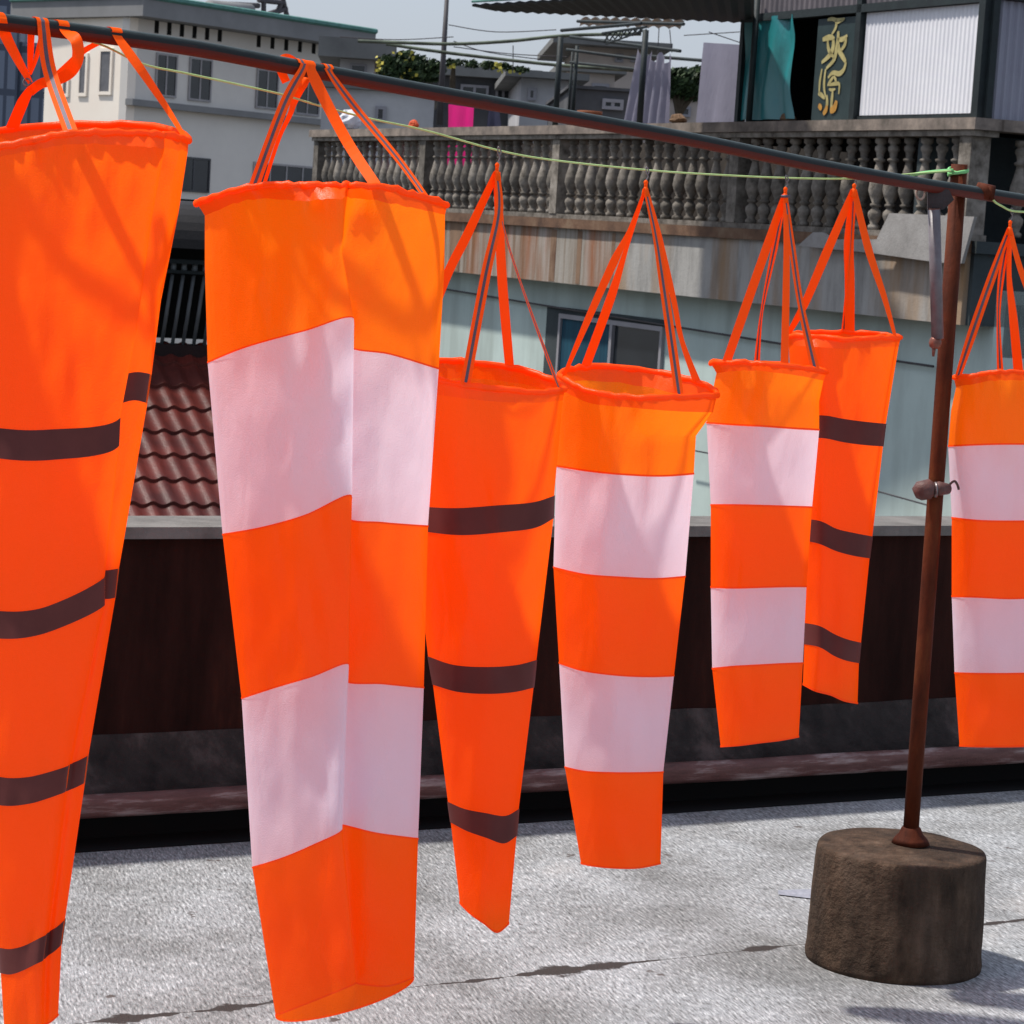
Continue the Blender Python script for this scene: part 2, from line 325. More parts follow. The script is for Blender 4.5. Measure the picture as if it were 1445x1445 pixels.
g0 = at_z(150, 1201, 0); g1 = at_z(1445, 1115, 0)
PF = Frame(g0, (g1-g0)); PF.o = PF.o-PF.n*.17
def roof_mat():
    m, nt, out = newmat('pale_felt_roofing')
    tc = N(nt, 'ShaderNodeTexCoord'); O = tc.outputs['Object']
    # streak direction on the roof
    d = Vector((.26, -.97)); la = d.dot(PF.a.to_2d()); ln = d.dot(PF.n.to_2d()); ang = math.atan2(ln, la)
    mp = N(nt, 'ShaderNodeMapping', vector_type='TEXTURE'); mp.inputs['Rotation'].default_value = (0, 0, ang); mp.inputs['Scale'].default_value = (5.2, 1, 1); L(nt, O, mp.inputs['Vector'])
    V = mp.outputs['Vector']
    f1 = noisetex(nt, V, 165, 4, .66); f2 = noisetex(nt, O, 2.2, 5, .6); f3 = noisetex(nt, O, 190, 2, .5); f4 = noisetex(nt, V, 22, 4, .7)
    c = ramp(nt, f1, [(.32, (.09, .09, .088)), (.44, (.23, .234, .236)), (.56, (.33, .336, .338)), (.72, (.66, .665, .66))])
    c = mixc(nt, .85, c, ramp(nt, f2, [(.36, (.60, .59, .58)), (.5, (.95, .95, .96)), (.64, (1.28, 1.30, 1.34))]), 'MULTIPLY')
    c = mixc(nt, .6, c, ramp(nt, f4, [(.28, (.7, .69, .68)), (.45, (1, 1, 1)), (.8, (1.1, 1.1, 1.1))]), 'MULTIPLY')
    f5 = noisetex(nt, O, 11, 3, .5); sp = ramp(nt, f5, [(.27, (1, 1, 1)), (.30, (0, 0, 0))])
    c = mixc(nt, sp, c, (.10, .085, .08))
    # brownish dirt patches
    f6 = noisetex(nt, O, 1.1, 5, .7); dp = ramp(nt, f6, [(.56, (0, 0, 0)), (.75, (.45, .45, .45))]); c = mixc(nt, dp, c, (.36, .30, .25))
    # lap seam of the felt, ragged and tar stained
    pts = [PF.pix_ground(*p) for p in SEAM]
    (x0, y0), (x1, y1) = pts[0], pts[-1]; mm = (y1-y0)/(x1-x0); bb = y0-mm*x0
    sx = N(nt, 'ShaderNodeSeparateXYZ'); L(nt, O, sx.inputs[0])
    e = N(nt, 'ShaderNodeMath', operation='MULTIPLY_ADD'); e.inputs[1].default_value = -mm; e.inputs[2].default_value = -bb; L(nt, sx.outputs['X'], e.inputs[0])
    e2 = N(nt, 'ShaderNodeMath', operation='ADD'); L(nt, sx.outputs['Y'], e2.inputs[0]); L(nt, e.outputs[0], e2.inputs[1])
    wob = N(nt, 'ShaderNodeMath', operation='MULTIPLY_ADD'); wob.inputs[1].default_value = .035; wob.inputs[2].default_value = -.0175; L(nt, noisetex(nt, O, 5, 5, .75), wob.inputs[0])
    e3 = N(nt, 'ShaderNodeMath', operation='ADD'); L(nt, e2.outputs[0], e3.inputs[0]); L(nt, wob.outputs[0], e3.inputs[1])
    ab = N(nt, 'ShaderNodeMath', operation='ABSOLUTE'); L(nt, e3.outputs[0], ab.inputs[0])
    sx1 = N(nt, 'ShaderNodeMapping'); sx1.inputs['Scale'].default_value = (1, .01, 1); L(nt, O, sx1.inputs['Vector'])
    wd = N(nt, 'ShaderNodeMath', operation='MULTIPLY_ADD'); wd.inputs[1].default_value = .26; wd.inputs[2].default_value = -.122; L(nt, noisetex(nt, sx1.outputs[0], 2.6, 3, .6), wd.inputs[0])
    wd2 = N(nt, 'ShaderNodeMath', operation='MAXIMUM'); wd2.inputs[1].default_value = .0016; L(nt, wd.outputs[0], wd2.inputs[0])
    df = N(nt, 'ShaderNodeMath', operation='DIVIDE'); L(nt, ab.outputs[0], df.inputs[0]); L(nt, wd2.outputs[0], df.inputs[1])
    nd = N(nt, 'ShaderNodeMath', operation='MULTIPLY_ADD'); nd.inputs[1].default_value = 2.0; L(nt, noisetex(nt, O, 45, 5, .75), nd.inputs[0]); L(nt, df.outputs[0], nd.inputs[2])
    sm = ramp(nt, nd.outputs[0], [(.0, (1, 1, 1)), (1, (0, 0, 0))])
    mr = N(nt, 'ShaderNodeMapRange'); mr.inputs['From Min'].default_value = 1.75; mr.inputs['From Max'].default_value = 2.15; mr.inputs['To Min'].default_value = 1; mr.inputs['To Max'].default_value = 0
    L(nt, nd.outputs[0], mr.inputs[0])
    c = mixc(nt, mr.outputs[0], c, (.045, .036, .033))
    # scattered dark scuffs running with the seam, and grey damp stains
    mp2 = N(nt, 'ShaderNodeMapping'); mp2.inputs['Scale'].default_value = (.35, 1.6, 1); L(nt, O, mp2.inputs['Vector'])
    f7 = noisetex(nt, mp2.outputs[0], 7, 6, .75); dk = ramp(nt, f7, [(.655, (0, 0, 0)), (.70, (.8, .8, .8))]); c = mixc(nt, dk, c, (.12, .10, .095))
    p = N(nt, 'ShaderNodeBsdfPrincipled'); L(nt, c, p.inputs['Base Color']); p.inputs['Roughness'].default_value = .85; p.inputs['Specular IOR Level'].default_value = .25
    hh = N(nt, 'ShaderNodeMath', operation='ADD'); L(nt, f1, hh.inputs[0]); L(nt, f3, hh.inputs[1])
    b1 = bumpn(nt, hh.outputs[0], .55, .004)
    b2 = N(nt, 'ShaderNodeBump'); b2.inputs['Strength'].default_value = .5; b2.inputs['Distance'].default_value = .04; L(nt, f2, b2.inputs['Height']); L(nt, b1, b2.inputs['Normal'])
    L(nt, b2.outputs[0], p.inputs['Normal']); L(nt, p.outputs[0], out.inputs['Surface']); return m
def pix_ground(s, x, y):
    p = at_z(x, y, 0)-s.o; return (p.dot(s.a), p.dot(s.n))
Frame.pix_ground = pix_ground
SEAM = [(600, 1391), (880, 1361), (1130, 1328), (1400, 1303)]
ROOFM = roof_mat()
me = bpy.data.meshes.new('rooftop_floor'); o = bpy.data.objects.new('rooftop_floor', me); COL.objects.link(o)
me.from_pydata([(-9, -.4, 0), (14, -.4, 0), (14, 11, 0), (-9, 11, 0)], [], [(0, 1, 2, 3)]); me.materials.append(ROOFM)
ng = PF.n; o.matrix_world = Matrix(((PF.a.x, ng.x, 0, PF.o.x), (PF.a.y, ng.y, 0, PF.o.y), (0, 0, 1, 0), (0, 0, 0, 1)))
tag(o, kind='structure')
# small curled flap of felt
m = MB(); n = 60
a0, _ = PF.pix_ground(1100, 1255)
pts = []
for i in range(n+1):
    t = i/n; x = 1098+t*150; y = 1256-2*math.sin(t*3)
    pts.append((x, y))
for i, (x, y) in enumerate(pts):
    t = i/n; wv = 6+26*t*(1-.3*t)
    A = at_z(x, y, .003); B = at_z(x, y+wv*.45, .006+.002*math.sin(t*5)); Cc = at_z(x, y+wv, .003)
    for q in (A, B, Cc): m.vert(q)
    if i:
        b = len(m.v)-6
        m.face((b, b+1, b+4, b+3)); m.face((b+1, b+2, b+5, b+4))
FLAP = mat('silver_felt_blister', (.34, .35, .40), (.22, .23, .27), 60, .85, bump=.5, bscale=120, bdist=.003)
single(m, 'felt_wrinkle', FLAP, 'narrow raised bluish wrinkle in the pale roofing felt left of the concrete base', 'roofing felt', smooth=True)

# parapet
par = thing('parapet_wall', 'low dark red-brown parapet wall with grey cement cap along the roof edge', 'wall', PF.P(3, 0, 0))
A0, A1 = -9, 14
def zat(x, y, n): return PF.pix(x, y, n)[1]
zcap = zat(1270, 757, .03); zwb = zat(965, 1001, 0); zlip = zat(965, 1082, .15); zlb = zat(965, 1105, .15)
m = MB(); m.box(PF, A0, A1, -.16, 0, -.3, zcap); m.build('wall_face', PAR, par)
m = MB(); m.box(PF, A0, A1, -.20, .03, zcap+.002, zcap+.032); m.build('cap', CAPM, par)
m = MB()
prof = []
for i in range(9):
    t = i/8; prof.append((.003+.145*t, zwb+(zlip+.006-zwb)*(1-(1-t)**2.0)))
nA = 240
def strip(mb, prof, amp):
    rows = []
    for i in range(nA+1):
        a = A0+(A1-A0)*i/nA; r = []
        for (nn, z) in prof:
            dz = amp*noise.noise(Vector((a*3, nn*9, z*9)))+amp*.6*noise.noise(Vector((a*11, nn*9, 5)))
            r.append(mb.vert(PF.P(a, nn+dz*.5, z+dz)))
        rows.append(r)
    for i in range(nA):
        for k in range(len(prof)-1): mb.face((rows[i][k], rows[i+1][k], rows[i+1][k+1], rows[i][k+1]))
strip(m, prof, .006); m.build('sloping_ledge', LEDGE, par, True)
m = MB(); strip(m, [(.142, zlip+.012), (.155, zlip+.016), (.168, zlip+.008), (.17, zlip-.01), (.165, zlb+.01), (.155, zlb), (.06, zlb+.003)], .004); m.build('ledge_lip', LIP, par, True)
m = MB(); m.box(PF, A0, A1, .002, .05, -.02, zlb-.004); m.box(PF, A0, A1, .05, .17, -.02, .004); m.build('recess_painted_shade', BLACK, par)  # black foot and floor strip paint the shade under the ledge

# ------------------------------------------------------------------ balcony building
BF = Frame((3.156, 22.8), (-.423, .906))
tc_, zc_ = BF.pix(1383, 171, 0)
TR = BF.pix(1383, 200, 0)[0]          # corner
def ztop(): return BF.pix(1100, 170, 0.12)[1]
ZR = ztop(); TL = BF.pix(452, 200, 0)[0]
bld = thing('balcony_building', 'grey building with a turned balustrade on its rust stained balcony and pale green wall below', 'building', BF.P(5, -1, -9))
zs_t = BF.pix(1150, 328, 0)[1]; zs_b = BF.pix(1150, 437, .05)[1]
print('ZR', ZR, 'slab', zs_t, zs_b, 'TR', TR, 'TL', TL)
m = MB(); m.box(BF, TR-.05, TL, -.25, -8, -9, zs_b+.3); m.build('wall', GWALL, bld)
tsplit = BF.pix(868, 350, .05)[0]
m = MB(); m.box(BF, TR, tsplit, -.25, .05, zs_b, zs_t-.10); m.build('fascia', FASC, bld)
m = MB(); m.box(BF, tsplit+.002, TL, -.25, .05, zs_b, zs_t-.10); m.build('fascia', FASC_R, bld)
for px0, px1 in ((635, 650), (777, 785), (815, 821), (863, 868)):
    m = MB(); ta = BF.pix(px0, 350, .05)[0]; tb = BF.pix(px1, 350, .05)[0]; m.box(BF, tb, ta, .03, .053, zs_b+.01, zs_t-.12)
    m.build('rust_strip', RUSTL2, bld)
m = MB(); m.box(BF, TR-.03, TL+.03, -.3, .10, zs_t-.10, zs_t); m.build('ledge', RUSTL, bld)
m = MB(); m.box(BF, TR, TL, -8, -.3, zs_t-.3, zs_t-.02); m.build('terrace_floor', RUSTL, bld)
m = MB(); m.box(BF, TR+.1, TL, -1.35, -1.2, zs_t-.02, ZR-.1); m.build('terrace_inner_wall', DARKW, bld)
# balustrade
bal = MB(); bal.box(BF, TR-.1, TL+.1, -.17, .13, ZR-.10, ZR-.005)
bal = bal.build('balustrade', CAPR, bld)
m = MB(); m.box(BF, TR-.06, TL+.06, -.14, .10, ZR-.15, ZR-.102); m.build('cap_moulding', BALU, bal)
m = MB(); m.box(BF, TR-.05, TL+.05, -.1, .07, zs_t+.001, zs_t+.05); m.build('bottom_rail', BALU, bal)
posts = [TR+.09] + [BF.pix(x, 240, 0)[0] for x in (1045, 792, 603)] + [TL-.06]
for t in posts:
    m = MB(); m.box(BF, t-.085, t+.085, -.11, .08, zs_t+.052, ZR-.152); m.build('post', BALU, bal)
H = ZR-.155-(zs_t+.055)
prof = [(.055, 0), (.055, .04), (.035, .06), (.045, .10), (.062, .15), (.06, .19), (.035, .225), (.03, .24), (.05, .255), (.05, .275), (.034, .29), (.06, .36), (.078, .43), (.07, .52), (.048, .62), (.034, .70), (.030, .735), (.052, .75), (.052, .77), (.03, .785), (.038, .84), (.052, .87), (.052, .90), (.03, .925), (.055, .95), (.055, 1.0)]
bm_ = MB(); bm_.lathe([(r, z*H) for r, z in prof], (0, 0, 0), 12)
bmesh_ = None
def put_baluster(P):
    global bmesh_
    if bmesh_ is None:
        o = bm_.build('baluster', BALU, None, True, origin=(0, 0, 0)); bmesh_ = o
    else:
        o = bmesh_.copy(); COL.objects.link(o)
    o.parent = bal; o.location = P - world_loc(bal); o.rotation_euler = (random.gauss(0, .012), random.gauss(0, .012), random.uniform(0, 6)); return o
for i in range(4):
    t0, t1 = posts[i], posts[i+1]
    for k in range(15):
        put_baluster(BF.P(t0+(t1-t0)*(k+1)/16, -.015, zs_t+.053))
# return side on the right (shade put into its dark colour)
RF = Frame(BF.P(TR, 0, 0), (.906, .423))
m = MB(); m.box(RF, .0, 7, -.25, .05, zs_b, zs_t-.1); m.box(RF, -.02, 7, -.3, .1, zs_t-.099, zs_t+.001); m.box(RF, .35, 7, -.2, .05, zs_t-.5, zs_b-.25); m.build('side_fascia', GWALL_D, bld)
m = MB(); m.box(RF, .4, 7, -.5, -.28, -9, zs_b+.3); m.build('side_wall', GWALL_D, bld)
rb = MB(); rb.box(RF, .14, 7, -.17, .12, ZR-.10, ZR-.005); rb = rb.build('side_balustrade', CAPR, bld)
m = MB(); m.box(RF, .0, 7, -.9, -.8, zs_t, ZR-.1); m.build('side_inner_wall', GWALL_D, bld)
for k in range(8):
    o = bmesh_.copy(); COL.objects.link(o); o.parent = rb; o.location = RF.P(.42+k*.24, -.01, zs_t+.053)-world_loc(rb)
# enclosed upper room: frame, corrugated panels, opening
def corr_panel(fr, a0, a1, n, z0, z1, pitch=.06, amp=.004, slant=None):
    mb = MB(); k = max(2, int(abs(a1-a0)/pitch*4))
    for i in range(k+1):
        a = a0+(a1-a0)*i/k; nn = n+amp*(1 if (i % 4) in (1, 2) else -1)
        mb.vert(fr.P(a, nn, z0)); mb.vert(fr.P(a, nn, z1))
        if i: b = len(mb.v)-4; mb.face((b, b+2, b+3, b+1))
    return mb
z_pb = ZR+.02; z_pt = BF.pix(1300, 12, 0)[1]
tp0 = BF.pix(1386, 100, 0)[0]; tp1 = BF.pix(1214, 100, 0)[0]
room = thing('balcony_room', 'rooftop balcony room closed in with white corrugated sheets on a dark green frame', 'shed', BF.P(1, -.4, ZR))
corr_panel(BF, tp0+.04, tp1-.03, .0, z_pb+.02, z_pt, ).build('white_wall_panel', WPANEL, room)
m = MB(); fw = .035
tfr = BF.pix(1048, 100, 0)[0]; tp2 = BF.pix(1150, 100, 0)[0]
m.box(BF, tp0-.06, tp0+.03, -.06, .06, ZR, z_pt+.14)
m.box(BF, tp1-.02, tp1+.06, -.05, .05, ZR, z_pt+.12)
m.box(BF, tp0+.03, tp1-.02, -.03, .02, z_pb-.018, z_pb+.012)
m.box(BF, tp0+.03, tfr+.02, -.04, .05, z_pt+.005, z_pt+.075)
m.box(BF, tfr-.03, tfr+.03, -.05, .04, ZR, z_pt+.004)
m.build('frame', DFRAME, room)
corr_panel(BF, tp0-.05, tfr+.02, .01, z_pt+.078, z_pt+.6, .09, .008).build('upper_panel', GPANEL, room)
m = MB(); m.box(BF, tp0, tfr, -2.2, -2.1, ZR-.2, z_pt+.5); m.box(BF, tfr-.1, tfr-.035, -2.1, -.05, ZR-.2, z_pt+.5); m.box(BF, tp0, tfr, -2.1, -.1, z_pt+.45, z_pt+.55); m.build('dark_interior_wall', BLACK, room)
# side panels
corr_panel(RF, .1, 6, -.01, z_pb-.02, z_pt+.03, .075, .009).build('side_panel', mat('white_corrugated_painted_shade', (.34, .34, .40), (.28, .28, .34), 1.5, .6, bump=0), room)  # white sheet greyed to paint in the return side's shade
m = MB(); m.box(RF, .0, 6, -.05, .04, z_pb-.09, z_pb-.025); m.box(RF, .0, 6, -.05, .04, z_pt+.035, z_pt+.1); m.box(RF, .0, .06, -.03, .05, ZR, z_pt+.03); m.build('side_frame', DFRAME, room)
# lettered board
bt1 = BF.pix(1150, 100, .01)[0]; bt0 = BF.pix(1209, 100, .01)[0]
sb = thing('sign_board', 'dark green board with gold brushed Chinese characters beside the white panel', 'sign', BF.P((bt0+bt1)/2, 0, ZR))
m = MB(); m.box(BF, bt0, bt1, -.02, .012, z_pb-.03, z_pt-.02); m.build('board', BOARD, sb)
def stroke(mb, pts, wd=.02):
    wd *= 1.45
    P = [BF.PP(1100+x/7.606, y/7.606, .02) for x, y in pts]
    P = smooth_pts(P, 4)
    n = len(P)
    for i, p in enumerate(P):
        d = (P[min(i+1, n-1)]-P[max(i-1, 0)]).normalized(); s_ = d.cross(BF.n).normalized()
        t = i/(n-1); ww = wd*(.75+.5*math.sin(t*PI*1.1))
        mb.vert(p+s_*ww*.5); mb.vert(p-s_*ww*.5)
        if i: b = len(mb.v)-4; mb.face((b, b+1, b+3, b+2))
def smooth_pts(P, k):
    if len(P) < 3: 
        return [P[0].lerp(P[-1], i/k) for i in range(k+1)]
    out = []
    for i in range(len(P)-1):
        p0 = P[max(i-1, 0)]; p1 = P[i]; p2 = P[i+1]; p3 = P[min(i+2, len(P)-1)]
        for j in range(k):
            t = j/k
            out.append(.5*((2*p1)+(p2-p0)*t+(2*p0-5*p1+4*p2-p3)*t*t+(3*p1-p0-3*p2+p3)*t*t*t))
    out.append(P[-1]); return out
m = MB()
for st, wd in (([(515, 215), (560, 203), (620, 215), (700, 200)], .02), ([(605, 205), (605, 290), (560, 370)], .02), ([(600, 260), (650, 230), (690, 215)], .012),
    ([(462, 425), (540, 400), (590, 415)], .03), ([(575, 420), (575, 500), (540, 590), (450, 672)], .032), ([(515, 440), (530, 540), (590, 625)], .024),
    ([(630, 335), (628, 420), (612, 520), (585, 640), (500, 735)], .03), ([(620, 425), (680, 420), (728, 378)], .026), ([(715, 400), (700, 480), (655, 545)], .024), ([(632, 470), (640, 540), (690, 630), (712, 665)], .03),
    ([(712, 665), (690, 745), (640, 790), (570, 780), (520, 835)], .026),
    ([(455, 740), (432, 880), (425, 1010)], .018), ([(495, 740), (480, 860), (480, 960), (495, 1040)], .02), ([(580, 820), (545, 870), (515, 920)], .02), ([(580, 820), (600, 850), (605, 890)], .018),
    ([(530, 912), (590, 900), (640, 905), (635, 1010)], .02), ([(530, 955), (560, 965), (600, 955)], .016), ([(415, 1000), (450, 1020), (485, 1060)], .024), ([(570, 980), (560, 1080), (552, 1190)], .024), ([(505, 1020), (510, 1120), (480, 1210)], .024)):
    stroke(m, st, wd)
m.build('lettering', GOLD, sb)
m = MB()
for st, wd in (([(470, 1225), (500, 1180), (510, 1130)], .03), ([(545, 1190), (590, 1160), (615, 1080)], .04), ([(420, 1130), (440, 1150), (450, 1180)], .03)):
    stroke(m, st, wd)
for v in m.v: v += BF.n*.003
m.build('lettering', GOLD2, sb)
# teal tarp
tb0 = BF.pix(1117, 100, .03)[0]; tb1 = BF.pix(1047, 100, .03)[0]
m = MB(); nu, nv = 26, 30
for j in range(nv+1):
    v = j/nv; z = ZR+.02+(z_pt+.02-ZR)*v
    r_edge = tb0 + (-.12*(1-v)**1.5 + .03*math.sin(v*7))
    for i in range(nu+1):
        u = i/nu; a = r_edge+(tb1-r_edge)*u
        m.vert(BF.P(a, .03+.03*math.sin(u*17+v*2)+.03*noise.noise(Vector((a*6, z*2.5, 0))), z))
for j in range(nv):
    for i in range(nu): b = j*(nu+1)+i; m.face((b, b+1, b+nu+2, b+nu+1))
single(m, 'tarp', TARP, 'crumpled teal tarpaulin hanging at the left end of the balcony room', 'tarpaulin', smooth=True)
# window on lower wall
wa1, wz1 = BF.pix(771, 433, -.22); wa0, _ = BF.pix(936, 462, -.22); _, wz0 = BF.pix(850, 620, -.22)
wn = -.25
wz1 = BF.pix(850, 450, -.22)[1]
m = MB(); 
def fr_box(mb, a0, a1, z0, z1, w_, n0, n1):
    mb.box(BF, a0, a0+w_, n0, n1, z0, z1); mb.box(BF, a1-w_, a1, n0, n1, z0, z1)
    mb.box(BF, a0+w_, a1-w_, n0, n1, z1-w_, z1); mb.box(BF, a0+w_, a1-w_, n0, n1, z0, z0+w_)
wa1b = BF.pix(788, 433, -.2)[0]
fr_box(m, wa0, wa1b, wz0, wz1, .05, wn+.002, wn+.04)
tm = BF.pix(863, 480, -.22)[0]; m.box(BF, tm-.03, tm+.03, wn+.003, wn+.05, wz0+.05, wz1-.05)
wnd = m.build('window', WFRAME, bld)
m = MB(); m.box(BF, wa0+.05, tm-.03, wn+.001, wn+.012, wz0+.05, wz1-.05); m.build('pane', GLASS, wnd)
m = MB(); m.box(BF, tm+.03, wa1b-.05, wn+.001, wn+.014, wz0+.05, wz1-.05); tag(m.build('pane', BLUEC, wnd), 'pane backed by a blue curtain')
m = MB(); m.box(BF, wa1b+.002, wa1, wn+.001, wn+.02, wz0, wz1+.06); m.box(BF, wa0, wa1b+.002, wn+.001, wn+.02, wz1+.002, wz1+.07); m.build('dark_reveal', GWALL_D, wnd)  # dark strips paint the shade of the window recess
# sheet of fibre board in front of the balustrade foot
m = MB(); poly = [(1130, 347), (1151, 328), (1164, 328), (1180, 338), (1241, 338), (1259, 301), (1379, 306), (1361, 372), (1330, 371), (1231, 357)]
P = [BF.PP(x, y, .16) for x, y in poly]; m.prism(P, BF.n*.03)
single(m, 'fibre_sheet', SHEET, 'grey cut sheet with stepped outline leaning on the balcony ledge behind the rusty pole', 'sheet')
# cables along the wall
def cable(pts, r, mt, name, label, k=8, cat='cable'):
    m = MB(); m.tube(smooth_pts([Vector(p) for p in pts], k), r, 6); return single(m, name, mt, label, cat, smooth=True)
cable([BF.PP(x, y, -.2) for x, y in ((610, 405), (780, 433), (965, 463), (1140, 491), (1317, 517))], .011, MASTM, 'cable', 'dark cable running along the pale green wall just under the balcony')
cable([BF.PP(x, y, -.1) for x, y in ((960, 632), (1140, 668), (1317, 715))], .008, MASTM, 'cable', 'thin slack wire crossing the pale green wall low down')

# canopy, its posts
can = thing('rooftop_canopy', 'dark corrugated canopy on thin metal posts over the left end of the terrace', 'canopy', BF.P(4, -.5, ZR))
zk = z_pt+.03
c = [at_z(666, 9, zk), at_z(1064, -14, zk), at_z(1064, 33, zk), at_z(700, 16, zk)]
m = MB(); n = 90
for i in range(n+1):
    t = i/n; dz = Vector((0, 0, .007*math.sin(i*PI*.5*1.0)))
    a = c[0].lerp(c[1], t); b_ = c[3].lerp(c[2], t); far = b_+(b_-a)*0.0
    for q in (a+dz, b_+dz, a+dz+Vector((0, 0, .02)), b_+dz+Vector((0, 0, .02))): m.vert(q)
    if i:
        b = len(m.v)-8
        m.face((b, b+4, b+5, b+1)); m.face((b+2, b+3, b+7, b+6)); m.face((b, b+2, b+6, b+4)); m.face((b+1, b+5, b+7, b+3))
m.build('roof_sheet', DARKROOF, can)
m = MB(); m.tube([c[0]+Vector((0, -.01, .045)), c[1]+Vector((0, -.01, .045))], .012, 6); m.build('sheet_edge', TEALEDGE, can)
for i, (x0, y0, x1, y1, nn, r) in enumerate(((793, 17, 783, 182, -.02, .032), (821, 20, 807, 182, -.7, .022), (812, 20, 801, 182, -.9, .015), (911, 33, 902, 182, -.05, .032), (1068, -4, 1056, 180, .09, .030))):
    A = BF.PP(x0, y0, nn); B = BF.PP(x1, y1, nn); A.z = min(A.z, zk+.0) if i < 4 else A.z; A.x = B.x; A.y = B.y; m = MB(); m.tube([A, B], r, 8); m.build('post', DFRAME, can, True)
m = MB()
for (x0, y0, x1, y1, nn) in ((792, 43, 905, 33, -.1), (805, 52, 960, 72, -.5), (800, 70, 905, 84, -.6), (900, 78, 1050, 90, -.6), (805, 88, 900, 98, -.9), (815, 30, 965, 34, -.8)):
    m.tube([BF.PP(x0, y0, nn), BF.PP(x1, y1, nn)], .018, 6)
for k in range(7):      # lattice
    x = 852+k*8
    m.tube([BF.PP(x, 60-k*2.4, -.08), BF.PP(x+9, 46-k*1.2, -.08)], .008, 5); m.tube([BF.PP(x, 46-k*1.2, -.09), BF.PP(x+9, 60-k*2.4, -.09)], .008, 5)
m.tube([BF.PP(850, 47, -.085), BF.PP(912, 38, -.085)], .014, 5); m.tube([BF.PP(855, 62, -.085), BF.PP(912, 42, -.085)], .01, 5)
m.build('rails', DFRAME, can)
m = MB(); k = 60; A = BF.PP(820, 27, -1); B = BF.PP(966, 30, -1)
for i in range(k+1):
    t = i/k; p = A.lerp(B, t)+Vector((0, 0, .03*abs(math.sin(i*PI/6)))); q = A.lerp(B, t)+Vector((.0, .9, .03*abs(math.sin(i*PI/6))-.02))
    m.vert(p); m.vert(q)
    if i: b = len(m.v)-4; m.face((b, b+2, b+3, b+1))
m.build('pale_roof_sheet', mat('pale_translucent_sheet', (.6, .66, .68), (.5, .55, .58), 4, .5, bump=0), can)

# hanging cloths on the terrace
def cloth(name, label, mt, corners, n, folds, amp, cat='cloth', seed=0, nu=40, nv=24, gather=0):
    tl, tr, br, bl = [BF.PP(x, y, n) for x, y in corners]; m = MB()
    for j in range(nv+1):
        v = j/nv
        for i in range(nu+1):
            u = i/nu; p = tl.lerp(tr, u).lerp(bl.lerp(br, u), v)
            p = p + BF.n*(amp*math.sin(u*folds*2*PI+seed+.6*noise.noise(Vector((u*3, v*2, seed))))*(.5+.5*v)) + Vector((0, 0, -gather*(1-v)*abs(math.sin(u*PI*3))))
            m.vert(p)
    for j in range(nv):
        for i in range(nu): b = j*(nu+1)+i; m.face((b, b+1, b+nu+2, b+nu+1))
    return single(m, name, mt, label, cat, smooth=True)
cloth('hanging_cloth', 'lavender grey sheet gathered at its top beside the thin metal post', CLOTHG, ((903, 68), (948, 74), (943, 182), (883, 182)), -.35, 5, .05, seed=1, gather=.12)
cloth('hanging_cloth', 'flat grey sheet with a stepped top hanging left of the teal tarpaulin', CLOTHG, ((994, 60), (1043, 63), (1040, 182), (983, 182)), -.3, 1.5, .02, seed=2)
cloth('pink_garment', 'magenta pink garment hanging on the terrace behind the balustrade', PINK, ((633, 147), (669, 152), (665, 246), (631, 240)), -.8, 2, .03, 'garment', 3)
cloth('dark_garment', 'small navy garment hanging right of the pink one', NAVY, ((689, 150), (702, 150), (706, 184), (684, 184)), -.8, 2, .03, 'garment', 4)
# odds and ends on the cap
m = MB(); p0 = BF.P(BF.pix(829, 170, 0)[0], -.02, ZR); m.lathe([(.08, 0), (.11, .11), (.135, .115), (.135, .15), (.12, .15), (.115, .13)], p0, 16)
single(m, 'flower_pot', POT, 'empty terracotta flower pot standing on the balustrade cap', 'flower pot', smooth=True)
def lump(name, label, mt, px, r, cat, sq=.6, n=0, ln=1.0):
    a = BF.pix(px, 175, n)[0]; m = MB(); o = BF.P(a, n, ZR+r*sq*.8)
    prof = [(max(.001, r*math.sin(PI*i/8)), -r*sq*math.cos(PI*i/8)) for i in range(9)]
    m.lathe(prof, o, 12, jit=r*.5); return single(m, name, mt, label, cat, smooth=False)
lump('stone', 'rounded brown stone on the balustrade cap below the grey sheet', STONE, 957, .09, 'stone')
lump('stone', 'reddish broken stone on the cap in front of the dark opening', STONE, 1112, .075, 'stone')
lump('orange_ball', 'small orange ball on the balustrade cap near the pink garment', mat('orange_red', (.7, .1, .03), (.6, .08, .02), 4, .6, bump=0), 584, .06, 'ball', 1)
lump('plastic_bag', 'crumpled white plastic bag on the left end of the balustrade cap', BAG, 492, .16, 'bag', .9)

